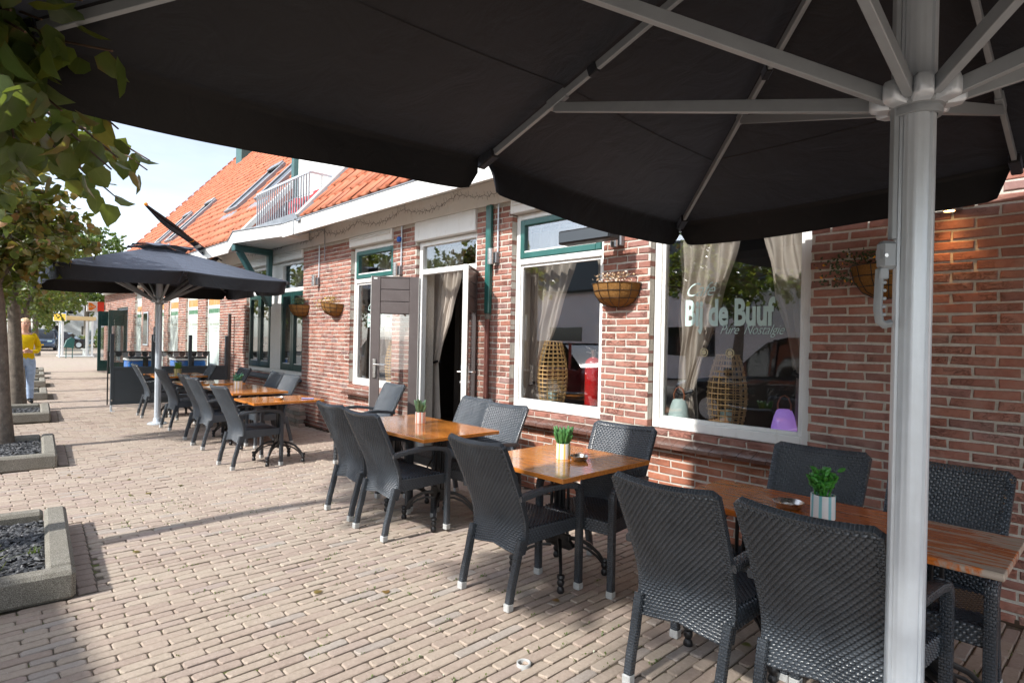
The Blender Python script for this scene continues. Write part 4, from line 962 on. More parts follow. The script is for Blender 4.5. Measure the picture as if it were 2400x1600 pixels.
ashtray(-2.478, 2.93, 'round steel ashtray beside the yellow striped cactus pot')
ashtray(-1.14, 2.885, 'round steel ashtray on the flaked long table', .068)
ashtray(-7.02, 2.78, 'round steel ashtray on the small far table')
ashtray(-9.95, 2.72, 'round steel ashtray on the table right of the far pole')
p = MB(); p.tube([(-6.93, 3.02, Tz+.009), (-6.84, 3.10, Tz+.009)], .008, 8); p.tube([(-6.845, 3.095, Tz+.009), (-6.815, 3.122, Tz+.009)], .0095, 8); tag(p.build('pen', painted('pen_blue', (.05, .09, .32), .3, .1, 10), None, True), 'blue marker pen lying on the small far table', 'pen')
# floor socket for a parasol foot
q = MB(); q.lathe([(.026, -.01), (.026, .012), (.030, .014), (.034, .012), (.034, -.01)], (-1.965, 1.955, float(gz(-1.965, 1.955))), 24); tag(q.build('ground_socket', M['foot'], None, True), 'small round white tube socket sunk between the paving bricks', 'socket')
# loose napkin and pile of loose bricks
o = MB().grid(lambda u_, v_: (-1.93+.11*u_+.03*v_, 3.32+.16*v_, .012+.012*math.sin(5*u_+3*v_)**2), 6, 6).build('napkin', painted('red_check_paper', (.66, .42, .38), .9, .3, 90)); tag(o, 'crumpled red and white napkin on the paving under the table', 'napkin')
k = 0
for zz in range(5):
    for i in range(3):
        x = -9.55-.215*i+random.uniform(-.02, .02); y = 4.13+random.uniform(-.02, .02)
        if (zz == 4 and i == 2): continue
        o = MB().box(-.1, .1, -.05, .05, 0, .062, .006).build('loose_brick', M['kerb'] if zz % 2 else M['paver']); o.location = (x, y, .004+zz*.0645); o.rotation_euler = (0, 0, random.uniform(-.12, .12))
        tag(o, 'weathered loose brick in the pile against the wall under the baskets', 'brick', 'pile of loose bricks by the wall')
# ------------------------------------------------------------------ parasols
def flute(r, n=64):
    pts = []
    for j in range(n):
        a = 2*math.pi*j/n; g = 0
        for c in range(4):
            d = abs((a-(c*math.pi/2+.55)+math.pi) % (2*math.pi)-math.pi)
            if d < .07: g = .12
            elif abs(d-.28) < .035 or abs(d-.55) < .03: g = .035
        pts.append((r*(1-g)*math.cos(a), r*(1-g)*math.sin(a)))
    return pts
def parasol(px, py, a, zm, zc, za, zh, pr, lab, crank_dir, valance=.17, base=True, D8=1.37):
    t = empty('parasol', (px, py, 0)); tag(t, lab, 'parasol', 'large black square parasols')
    q = MB(); q.sweep([(0, 0, .03), (0, 0, za-.05)], flute(pr)); q.build('pole', M['alum'], t, 'all' if False else True)
    if base:
        q = MB(); q.lathe([(0, .002), (.145, .002), (.145, .016), (.125, .028), (.075, .035), (.062, .05), (.058, .10), (pr+.001, .105)], (0, 0, float(gz(px, py))), 32); q.build('base', M['alum'], t, True)
    # hub with eight lugs
    q = MB(); q.lathe([(pr+.003, -.045), (pr+.014, -.045), (pr+.017, -.03), (pr+.014, -.022), (pr+.026, -.018), (pr+.03, -.004), (pr+.022, .03), (pr+.004, .035)], (0, 0, zh), 40); hub = q.build('hub', M['alumdk'], t, True)
    for k in range(8):
        am = (k+.5)*math.pi/4; c, s = math.cos(am), math.sin(am); q = MB(); lug = []
        Mx = Matrix.Rotation(am, 4, 'Z'); Mx.translation = (0, 0, zh)
        prof = [(-.027, -.012), (-.022, -.020), (.022, -.020), (.027, -.012), (.027, .045), (.018, .056), (-.018, .056), (-.027, .045)]
        for r_, g in ((pr+.008, 1), (pr+.045, .95), (pr+.064, .80), (pr+.071, .5)): lug += [Mx @ Vector((r_, y*g, z*g+.006*(1-g))) for y, z in prof]
        q.add(lug, [(i*8+j, i*8+(j+1) % 8, i*8+8+(j+1) % 8, i*8+8+j) for i in range(3) for j in range(8)]+[tuple(24+j for j in range(8))]); q.build('lug', M['alum'], hub, True)
    E = []
    for k in range(8):
        c, s = round(math.cos(k*math.pi/4), 6), round(math.sin(k*math.pi/4), 6)
        E.append(Vector((a*(0 if abs(c) < .1 else math.copysign(1, c)), a*(0 if abs(s) < .1 else math.copysign(1, s)), zc if k % 2 else zm)))
    top = Vector((0, 0, za))
    for k in range(8):
        d = Vector((E[k].x, E[k].y, 0)); R_ = d.length; d.normalize(); fr = min(.8, D8/R_)
        p0 = d*.05+Vector((0, 0, za-.075)); p1 = E[k]+Vector((0, 0, -.03)); pj = p0+(p1-p0)*fr
        q = MB(); q.bar(p0, p1-(p1-p0)*.05, .022, .036, .002); rb = q.build('rib', M['alumdk'], t)
        q = MB(); q.bar(p0+(p1-p0)*(fr-.035), p0+(p1-p0)*(fr+.02), .032, .05, .003); q.build('clamp', M['alumdk'], rb)
        q = MB(); q.bar(p0+(p1-p0)*(fr-.13), p0+(p1-p0)*(fr-.105), .032, .052, .004); q.build('cloth_loop', M['awning'], rb)
        q = MB(); q.bar(p1-(p1-p0)*.06, p1+(p1-p0)*.004, .05, .055, .006); q.build('pocket', M['awning'], rb)
        q = MB(); q.bar(d*(pr+.03)+Vector((0, 0, zh+.012)), pj+Vector((0, 0, -.028)), .026, .044, .002); q.build('strut', M['alumdk'], t)
    # cloth
    def cloth(k, u_, v_):
        A_, B_ = E[k], E[(k+1) % 8]; e = A_+(B_-A_)*u_; p = top+(e-top)*v_
        sag = .022*math.sin(math.pi*u_)*v_**1.2
        return Vector((p.x, p.y, p.z-sag+.004))
    q = MB()
    for k in range(8): q.grid(lambda u_, v_, k=k: cloth(k, u_, .04+.96*v_), 40, 10)
    cn = q.build('canopy', M['awning'], t, 'all', fix=False)
    for k in range(8):
        for vv in (.70,): MB().tube([cloth(k, u_, vv)+Vector((0, 0, -.003)) for u_ in np.linspace(0, 1, 13)], .0016, 4, False).build('seam', M['blackpl'], cn, True, False)
    for k in range(8):
        A_, B_ = E[k], E[(k+1) % 8]; d = B_-A_; ln = d.length; nrm = Vector((d.y, -d.x, 0)).normalized()
        if nrm.dot((A_+B_)/2) < 0: nrm = -nrm
        ph = random.uniform(0, 6)
        def val(u_, v_, k=k):
            s = .004+.992*u_
            if v_ == 0: return cloth(k, u_, .985)+Vector((0, 0, -.002))
            v_ = (v_-.125)/.875
            e = cloth(k, s, 1.0)
            x = min(s, 1-s)*ln; r_ = .085
            rd = 1 if x > r_ else math.sqrt(max(0, 1-(1-x/r_)**2))*.82+.18
            pin = math.exp(-x/.10)
            dp = valance*rd*v_
            fl = (.018*math.sin(s*9+ph)+.02*math.sin(s*4.3+ph*2))*v_+.035*v_*(1-pin)-.05*v_*pin
            sd = (1 if s < .5 else -1)*pin*.040*max(0, v_)**.6
            p = e+nrm*fl+d.normalized()*sd; return (p.x, p.y, e.z-dp)
        q = MB(); q.grid(val, 40, 8); q.build('valance', M['awning'], t, 'all', fix=False)
    # vent cap on top
    q = MB(); cs = .42; hh = (za-zm)/a
    for k in range(8):
        def cap(u_, v_, k=k):
            A_, B_ = E[k]*cs/a, E[(k+1) % 8]*cs/a; e = A_+(B_-A_)*u_; r_ = v_*1.0
            return (e.x*r_, e.y*r_, za+.05-(hh*cs*.55)*r_+(.018*math.sin(u_*6.28+k)*r_**3))
        q.grid(cap, 8, 6)
    q.build('vent_cap', M['awning'], t, 'all', fix=False)
    # crank box with its guide rail
    c, s = math.cos(crank_dir), math.sin(crank_dir); Mx = Matrix.Rotation(crank_dir, 4, 'Z')
    q = MB(); q.box(pr+.004, pr+.020, -.011, .011, zh-.41, za-.12, .002, Mx); q.build('guide_rail', M['alumdk'], t)
    q = MB(); q.box(pr+.002, pr+.052, -.018, .018, zh-.50, zh-.415, .010, Mx); q.box(pr+.046, pr+.049, -.019, .019, zh-.47, zh-.44, .002, Mx); cb_ = q.build('crank_box', M['alumdk'], t)
    q = MB(); pr2 = [(pr+.046, zh-.50), (pr+.050, zh-.62), (pr+.044, zh-.655), (pr+.030, zh-.665), (pr+.010, zh-.66)]
    q.sweep([Mx @ Vector((r_, 0, z)) for r_, z in pr2], rrect(.016, .022)); q.box(pr+.024, pr+.054, -.012, .012, zh-.53, zh-.495, .004, Mx)
    for i in range(5): q.box(pr+.028, pr+.044, -.009, .009, zh-.64+.024*i, zh-.63+.024*i, .003, Mx)
    q.build('crank_handle', M['alumdk'], cb_, True)
    q = MB(); q.tube([Mx @ Vector((pr+.04, -.022, zh-.46)), Mx @ Vector((pr+.04, .022, zh-.46))], .006, 8); q.build('bolt', M['steel'], cb_, True)
    return t
parasol(-.475, 2.08, 2.03, 2.51, 2.452, 3.24, 2.253, .0505, 'near black parasol overhead with a ribbed aluminium pole', R(225), .178, True, 1.466)
parasol(-11.18, 2.41, 1.53, 2.43, 2.40, 2.95, 2.03, .0475, 'far black parasol standing over the small tables by the screen', R(215), .20, True, 1.0)
# ------------------------------------------------------------------ things on and behind the facade
LG = 'steel up and down wall lamps'
def wall_lamp(x, z, lab, lit=False, conduit=True):
    t = empty('wall_lamp', (x, F, z)); tag(t, lab, 'lamp', LG)
    q = MB(); q.lathe([(.028, -.085), (.033, -.085), (.033, .085), (.028, .085), (.028, -.085)], (0, -.085, 0), 20); q.build('cylinder', M['steel'], t, True)
    q = MB(); q.box(.0, .05, -.05, -.002, -.07, .05, .004); q.bar((.015, -.05, 0), (.005, -.075, 0), .02, .03, .003); q.build('bracket', M['zinc'], t)
    if conduit:
        q = MB(); q.tube([(.04, -.018, .05), (.04, -.018, 2.995-z)], .010, 8); q.build('conduit', M['alum'], t, True)
    if lit:
        em = N('lamp_glow'); em.b.inputs['Emission Color'].default_value = (1, .55, .2, 1); em.b.inputs['Emission Strength'].default_value = 14
        q = MB(); q.lathe([(0, -.081), (.027, -.081)], (0, -.085, 0), 16); q.build('bulb', em.m, t)
        ld = bpy.data.lights.new('lamp_light', 'SPOT'); ld.energy = 2.4; ld.color = (1, .50, .17); ld.spot_size = R(105); ld.spot_blend = .8; ld.shadow_soft_size = .02
        lo = bpy.data.objects.new('lamp_light', ld); COL.objects.link(lo); lo.parent = t; lo.location = (0, -.085, -.09); lo.rotation_euler = (R(-10), 0, 0)
wall_lamp(-9.255, 2.42, 'steel cylinder lamp above the two flower baskets, left of the window')
wall_lamp(-6.79, 2.42, 'steel cylinder lamp just above the left door leaf')
wall_lamp(-4.86, 2.42, 'steel cylinder lamp beside the teal downpipe')
wall_lamp(-3.20, 2.44, 'steel cylinder lamp above the dried flower basket, near the heater')
wall_lamp(-.785, 2.405, 'lit steel cylinder lamp glowing on the shaded wall right of the pole', True)
# half round wire baskets with coco liner
def wall_basket(x, z, r, kind, lab, tilt=0):
    t = empty('wall_basket', (x, F, z)); tag(t, lab, 'flower basket', 'half round wall baskets'); t.rotation_euler = (0, tilt, 0)
    pr_ = [(0, -.20), (r*.35, -.195), (r*.68, -.16), (r*.9, -.09), (r, 0)]
    q = MB(); q.lathe(pr_, (0, -.004, 0), 20, None, math.pi, 2*math.pi); q.lathe([(r, 0), (r-.02, 0.006), (r-.03, -.03), (0, -.04)], (0, -.004, 0), 20, None, math.pi, 2*math.pi); q.build('coco_liner', M['coco'], t, True)
    q = MB(); rw = lambda z_: np.interp(z_, [p[1] for p in pr_], [p[0] for p in pr_])+.006
    for z_ in (0.002, -.065, -.13): q.tube([(math.cos(a)*rw(z_), -.004+math.sin(a)*rw(z_), z_) for a in np.linspace(math.pi, 2*math.pi, 15)], .0028, 5)
    for a in np.linspace(math.pi, 2*math.pi, 8): q.tube([(math.cos(a)*(p[0]+.006), -.004+math.sin(a)*(p[0]+.006), p[1]-.002) for p in pr_], .0025, 5)
    q.build('wire_frame', M['iron'], t, True)
    random.seed(int(abs(x)*77)); lv = MB(); fl = MB()
    cx = {'mound': 0, 'trail': -.10, 'dry': 0, 'rightbush': -.16}[kind]
    for i in range({'mound': 330, 'trail': 300, 'dry': 260, 'rightbush': 340}[kind]):
        a = random.uniform(math.pi, 2*math.pi); d = random.uniform(0, r*.95)
        b = Vector((math.cos(a)*d*.8+cx*.8+random.gauss(0, .05), math.sin(a)*d*.8-.02, random.uniform(.0, .10)+(.02 if kind == 'mound' else 0)))
        if kind in ('trail', 'rightbush') and random.random() < .45: b.x = cx-r*.45+random.gauss(0, .05); b.z = random.uniform(-.13, .05); b.y = -random.uniform(.05, r+.03)
        e = Vector((random.gauss(0, 1), random.gauss(0, 1)-.4, random.gauss(.3, .8))).normalized(); f = e.cross(Vector((random.gauss(0, 1), random.gauss(0, 1), random.gauss(0, 1)))).normalized(); s = random.uniform(.010, .022)
        (fl if random.random() < {'mound': .03, 'trail': .16, 'dry': .3, 'rightbush': .08}[kind] else lv).add([b, b+e*s*.5+f*s*.45, b+e*s*1.3, b+e*s*.5-f*s*.45], [(0, 1, 2, 3)])
    col = {'mound': (.14, .20, .10), 'trail': (.30, .22, .05), 'dry': (.42, .28, .16), 'rightbush': (.045, .075, .03)}[kind]; fc = {'mound': (.6, .5, .1), 'trail': (.8, .55, .04), 'dry': (.75, .66, .55), 'rightbush': (.85, .36, .03)}[kind]
    lv.build('foliage', painted('basket_leaf_'+kind, col, .7, .5, 60), t, fix=False); fl.build('flowers', painted('basket_flower_'+kind, fc, .7, .3, 60), t, fix=False)
wall_basket(-9.82, 2.03, .235, 'mound', 'half round coco basket with a grey green mound, left of the lamp')
wall_basket(-8.60, 2.03, .235, 'trail', 'coco basket with yellow flowers trailing left, beside the white window', R(6))
wall_basket(-3.20, 2.03, .235, 'dry', 'coco basket with dried pale flowers on the pier between the windows')
wall_basket(-1.10, 2.03, .215, 'rightbush', 'coco basket with orange flowers half hidden behind the near pole')
# patio heater
h = empty('patio_heater', (-3.25, F-.30, 2.44)); tag(h, 'flat black wall mounted patio heater above the second window', 'heater')
q = MB(); q.box(-.36, .22, -.07, .07, -.06, .06, .012); q.build('housing', M['blackpl'], h)
q = MB(); q.box(-.345, .205, -.076, -.071, -.045, .045); q.build('reflector', M['carglass'], h)
q = MB(); q.bar((0, .07, 0), (0, .30, .05), .05, .03, .004); q.build('wall_arm', M['zinc'], h)
# fairy lights under the eave
q = MB(); pts = []
for i in range(360):
    x = -12.6+i*(12.2/359); ph = (x+12.6) % 1.18/1.18; pts.append((x, F-.052-.01*math.sin(i), 3.205-.10*math.sin(math.pi*ph)+.012*math.sin(i*1.7)))
q.tube(pts, .0022, 4)
for i in range(0, 360):
    p = Vector(pts[i]); dz = .045*(1 if i % 2 else -1)*random.uniform(.5, 1.2); q.tube([p, p+Vector((random.uniform(-.025, .025), -.012, dz))], .0015, 4)
tag(q.build('fairy_lights', M['iron'], None, True, False), 'dark wire string of fairy lights looping along the white eave', 'lights')
q = MB(); q.sweep([(-8.98, 3.755, 3.33), (-8.99, 3.735, 3.30), (-8.99, 3.735, 3.08), (-8.97, 3.80, 3.07), (-8.95, F-.06, 3.22), (-8.95, F-.05, 2.9), (-8.97, F-.04, 2.72)], [(math.cos(a)*.008, math.sin(a)*.008) for a in np.linspace(0, 5.5, 7)])
tag(q.build('cable', M['zinc'], None, True), 'grey cable clipped over the gutter above the brick pier', 'cable')
q = MB(); q.lathe([(0, -.03), (.028, -.03), (.034, -.01), (.034, .02), (.02, .035), (0, .035)], (-6.775, F-.04, 2.82), 14); tag(q.build('hose_clip', painted('blue_plastic', (.02, .12, .5), .4, .1, 20), None, True), 'small blue plastic clip on the lamp conduit', 'clip')
# curtains
def curtain(name, lab, xt0, xt1, zt, xb0, xb1, zb, y, n, xe0=None, xe1=None, ze=None, grp=None):
    """gathered from the rail at zt to a tie at zb, then falling on to ze"""
    q = MB()
    def top(u_, v_):
        k = v_*v_*(1.8-.8*v_) if abs((xb0+xb1)-(xt0+xt1)) > .2 else v_
        a = xt0+(xb0-xt0)*k; b = xt1+(xb1-xt1)*(v_**1.35); w_ = (b-a)
        amp = .038*(.55+.45*(1-v_))*min(1, w_/.35+.25)
        return (a+w_*u_+.012*math.sin(3*v_*6+u_*9), y+amp*math.sin(u_*n*6.283+.6*math.sin(v_*5))+.015*math.sin(u_*17+2*v_), zt+(zb-zt)*v_-.10*math.sin(math.pi*min(1, v_))*u_*0)
    q.grid(top, n*10, 22)
    t = empty('curtain', ((xt0+xt1)/2, y, ze if ze is not None else zb)); tag(t, lab, 'curtain', grp or 'cafe curtains'); o = q.build('drape', M['curtain'], None, 'all', False); o.parent = t; o.location = -t.location
    if ze is not None:
        q = MB(); q.grid(lambda u_, v_: ((xb0+(xe0-xb0)*v_)+((xb1-xb0)+((xe1-xe0)-(xb1-xb0))*v_)*u_, y+.028*math.sin(u_*n*6.283)*(.4+.6*v_), zb+(ze-zb)*v_), n*8, 10); o = q.build('tail', M['curtain'], None, 'all', False); o.parent = t; o.location = -t.location
    q = MB(); q.tube([(xb0-.01, y-.03, zb+.03), ((xb0+xb1)/2, y-.055, zb), (xb1+.01, y-.03, zb+.03), (xb1+.01, y+.03, zb+.03), (xb0-.01, y+.05, zb+.05), (xb0-.01, y-.03, zb+.03)], .018, 6); o = q.build('tie', M['blackpl'], None, True); o.parent = t; o.location = -t.location
curtain('c', 'left linen curtain in the lettered window, gathered to the left', -2.82, -2.20, 2.80, -2.80, -2.665, 1.08, F+.36, 6, -2.82, -2.62, .81)
curtain('c', 'right linen curtain in the lettered window, gathered to the right', -2.10, -1.66, 2.80, -1.79, -1.66, 1.28, F+.34, 4, -1.80, -1.66, .81)
curtain('c', 'left linen curtain in the window with the fire extinguisher', -4.72, -3.92, 2.80, -4.74, -4.58, 1.02, F+.36, 6, -4.76, -4.45, .81)
curtain('c', 'narrow right curtain in the window with the fire extinguisher', -3.82, -3.42, 2.80, -3.62, -3.48, 1.5, F+.34, 3, -3.62, -3.48, .81)
curtain('c', 'beige curtain hanging in the open doorway, tied to the left', -6.72, -5.93, 2.72, -6.66, -6.47, 1.18, F+.42, 7, -6.70, -6.36, .05)
curtain('c', 'linen curtain behind the open left door leaf', -8.0, -7.4, 2.80, -7.60, -7.45, 1.2, F+.34, 5, -7.65, -7.42, .81)
curtain('c', 'curtain inside the right half of the green window', -11.35, -10.65, 2.80, -10.9, -10.7, 1.3, F+.34, 6, -10.9, -10.68, .81)
curtain('c', 'curtain inside the left half of the green window', -12.45, -12.05, 2.80, -12.45, -12.30, 1.3, F+.34, 4, -12.45, -12.25, .81)
# rattan lanterns
def lantern(x, y, z, hh, r0, r1, lab, ny=17):
    t = empty('rattan_lantern', (x, y, z)); tag(t, lab, 'lantern', 'rattan lanterns in the windows'); rr_ = lambda k: r0+(r1-r0)*math.sin(math.pi*min(1, k*.93+.07))**.9
    q = MB()
    for i in range(16):
        a = i*math.pi/8
        q.tube([(math.cos(a)*rr_(k), math.sin(a)*rr_(k), .01+hh*k) for k in np.linspace(0, 1, 9)], .0048, 5)
    q.build('upright_canes', M['rattan'], t, True); q = MB()
    for k in np.linspace(.02, 1, ny):
        q.tube([(math.cos(a)*(rr_(k)+.006), math.sin(a)*(rr_(k)+.006), .01+hh*k) for a in np.linspace(0, 2*math.pi, 25)], .0052, 5, False)
    q.lathe([(0, 0), (r0, 0), (r0, .012), (0, .012)], (0, 0, 0), 20); q.build('ring_canes', M['rattan'], t, True)
    q = MB(); q.lathe([(.045, .02), (.05, .03), (.05, .19), (.046, .19), (.044, .03)], (0, 0, 0), 16); q.build('candle_glass', M['frost'], t, True)
lantern(-4.22, F+.255, .802, .70, .085, .152, 'barrel shaped rattan lantern beside the red extinguisher')
lantern(-2.285, F+.235, .802, .62, .085, .150, 'barrel shaped rattan lantern in the lettered window', 15)
lantern(-7.20, F+.215, .802, .66, .085, .150, 'rattan lantern seen through the open left door leaf')
t = empty('fire_extinguisher', (-3.67, F+.24, .802)); tag(t, 'red fire extinguisher standing on the window sill', 'extinguisher')
MB().lathe([(0, 0), (.082, 0), (.086, .01), (.086, .09), (.080, .10)], (0, 0, 0), 24).build('base_ring', M['blackpl'], t, True)
MB().lathe([(.078, .095), (.080, .10), (.080, .50), (.070, .535), (.035, .56), (.02, .565)], (0, 0, 0), 24).build('cylinder', M['red'], t, True)
q = MB(); q.lathe([(.02, .56), (.02, .60), (.026, .61), (.026, .635), (0, .64)], (0, 0, 0), 12); q.bar((0, 0, .63), (-.09, .0, .665), .018, .008); q.bar((0, 0, .60), (-.085, 0, .615), .018, .008); q.build('valve', M['steel'], t, True)
MB().tube([(.02, .02, .61), (.09, .03, .60), (.10, .03, .50), (.094, .03, .2)], .009, 8).build('hose', M['blackpl'], t, True)
def jug(x, y, lab, glow):
    t = empty('table_lamp', (x, y, .802)); tag(t, lab, 'lamp')
    if glow:
        n = N('lamp_shell_violet'); n.set((.50, .36, .80), .5); n.b.inputs['Emission Color'].default_value = (.50, .26, .95, 1); n.b.inputs['Emission Strength'].default_value = .16; m = n.m
    else: m = painted('lamp_shell_mint', (.52, .66, .64), .5, .04, 6)
    MB().lathe([(0, 0), (.070, 0), (.088, .012), (.093, .05), (.088, .11), (.070, .19), (.052, .235), (.040, .242), (0, .242)], (0, 0, 0), 28).build('shell', m, t, True)
    q = MB(); q.sweep([(-.045, 0, .215), (-.05, 0, .28), (-.03, 0, .33), (.0, 0, .345), (.03, 0, .33), (.05, 0, .28), (.045, 0, .215)], rrect(.006, .02), up=(0, 1, 0)); q.build('leather_handle', painted('tan_leather'+str(glow), (.36, .12, .05), .6, .1, 20), t, True)
jug(-2.70, F+.21, 'mint green jug shaped lamp with leather handle in the lettered window', 0)
jug(-1.82, F+.21, 'violet glowing jug shaped lamp at the right of the lettered window', 1)
# chairs inside the doorway
M['leather'] = painted('dark_leather', (.035, .03, .028), .5, .2, 9)
for (x, y, a, lab) in ((-5.95, F+1.5, 20, 'dark upholstered chair inside the doorway, the left one'), (-5.25, F+1.15, -160, 'dark upholstered chair inside the doorway, the right one'), (-5.6, F+2.6, 100, 'dark upholstered chair deep inside the room'), (-2.3, F+1.6, 150, 'dark upholstered chair behind the lettered window'), (-3.9, F+1.7, 200, 'dark upholstered chair behind the extinguisher window')):
    t = empty('dining_chair', (x, y, .032), R(a)); tag(t, lab, 'chair', 'dark chairs inside the cafe')
    MB().box(-.23, .23, -.22, .24, .40, .50, .03).build('seat', M['leather'], t); q = MB(); q.grid(lambda u_, v_: ((u_-.5)*.46, -.22-.10*v_+.05*(2*u_-1)**2, .46+.5*v_), 8, 8); q.grid(lambda u_, v_: ((.5-u_)*.46, -.27-.10*v_+.05*(2*u_-1)**2, .46+.5*v_), 8, 8); q.build('backrest', M['leather'], t, True, False)
    for sx_ in (-1, 1):
        for sy in (-1, 1): MB().bar((sx_*.19, sy*.19, .41), (sx_*.215, sy*.225, 0), .03, .03, .004).build('leg', M['leather'], t)
t = empty('dining_table', (-5.0, F+2.1, .032)); tag(t, 'dark wooden table inside the doorway', 'table'); MB().box(-.5, .6, -.35, .35, .70, .735, .005).build('table_top', M['teak'], t); MB().lathe([(.25, 0), (.24, .02), (.05, .04), (.04, .70)], (0, 0, 0), 16).build('column', M['iron'], t, True)
# lettering on the glass
def text(s, size, x, z, y, m, name, parent, shear=0, sx=1, off=0, sp=1, rz=0, lab=None, rot=None):
    c = bpy.data.curves.new(name, 'FONT'); c.body = s; c.size = size; c.shear = shear; c.offset = off; c.space_character = sp; c.extrude = .0004; c.resolution_u = 3
    o = bpy.data.objects.new('t', c); COL.objects.link(o); dg = bpy.context.evaluated_depsgraph_get(); me = bpy.data.meshes.new_from_object(o.evaluated_get(dg)); bpy.data.objects.remove(o)
    me.name = name; me.transform(Matrix.Diagonal((sx, 1, 1, 1))); me.transform((rot if rot else Matrix.Rotation(R(90), 4, 'X'))); me.materials.clear(); me.materials.append(m)
    q = link(name, me); q.location = (x, y, z)
    if parent is not None:
        off_ = Vector((0, 0, 0)); pp = parent
        while pp is not None: off_ += Vector(pp.location); pp = pp.parent
        q.parent = parent; q.location = Vector((x, y, z))-off_
    if lab: q['label'] = lab
    return q
for x0, k in ((-2.60, 1.0), (-7.82, .93)):
    yy = F+.1005
    text('Bij de Buuf', .285*k, x0, 1.672, yy, M['frost'], 'lettering', cafe, 0, .60, .010*k, .98, lab='pale frosted words Bij de Buuf on the window')
    text('Café', .16*k, x0-.01, 1.905, yy, M['frost'], 'lettering', cafe, .55, .95, -.0012, .9, lab='pale frosted script word Café on the window')
    text('Pure  Nostalgie', .105*k, x0+.31*k, 1.60, yy, M['frost'], 'lettering', cafe, .5, .80, -.0008, .95, lab='pale frosted script words Pure Nostalgie on the window')
"""marks"""
for x in (-2.42, -2.20):
    q = MB(); q.lathe([(.028, 0), (.036, 0), (.036, .001), (.028, .001), (.028, 0)], (0, 0, 0), 24, Matrix.Translation((x, F+.1005, 1.45)) @ Matrix.Rotation(R(90), 4, 'X')); q.lathe([(0, 0), (.02, 0)], (0, 0, 0), 16, Matrix.Translation((x, F+.1003, 1.45)) @ Matrix.Rotation(R(90), 4, 'X')); part(q, 'round_sticker', painted('sticker_gold', (.48, .42, .26), .5, .2, 60))
# ------------------------------------------------------------------ trees
LT = np.array([(0, 0, 0), (.36, .03, .05), (.50, .38, .10), (.30, .76, .07), (0, 1.08, -.10), (-.30, .76, .07), (-.50, .38, .10), (-.36, .03, .05), (0, .45, -.03)])
LF = np.array([(0, 1, 2, 8), (8, 2, 3, 4), (0, 8, 6, 7), (8, 4, 5, 6)])
LT2 = np.array([(0, 0, 0), (.5, .45, .10), (0, 1.05, -.06), (-.5, .45, .10)]); LF2 = np.array([(0, 1, 2, 3)])
def leaves(base, size, droop, hi=True):
    n = len(base); T, Fc = (LT, LF) if hi else (LT2, LF2)
    a = rng.uniform(0, 2*math.pi, n); pit = np.clip(rng.normal(droop, .45, n), -1.2, 1.5); rol = rng.normal(0, .7, n)
    d = np.stack([np.cos(a)*np.cos(pit), np.sin(a)*np.cos(pit), -np.sin(pit)], 1)
    s = np.stack([-np.sin(a), np.cos(a), np.zeros(n)], 1); nn = np.cross(s, d)
    s2 = s*np.cos(rol)[:, None]+nn*np.sin(rol)[:, None]; n2 = np.cross(s2, d)
    sz = (size*rng.uniform(.65, 1.25, n))[:, None, None]; bend = rng.normal(0, .25, (n, 1, 1))
    P = base[:, None]+(T[None, :, :1]*s2[:, None]+T[None, :, 1:2]*d[:, None]+(T[None, :, 2:]+bend*T[None, :, 1:2]**2)*n2[:, None])*sz
    F2 = (Fc[None]+len(T)*np.arange(n)[:, None, None]).reshape(-1, 4)
    global LUV
    LUV = np.tile(T[:, :2], (n, 1))
    return P.reshape(-1, 3), F2, np.repeat(rng.beta(1.6, 1.9, n), len(T))
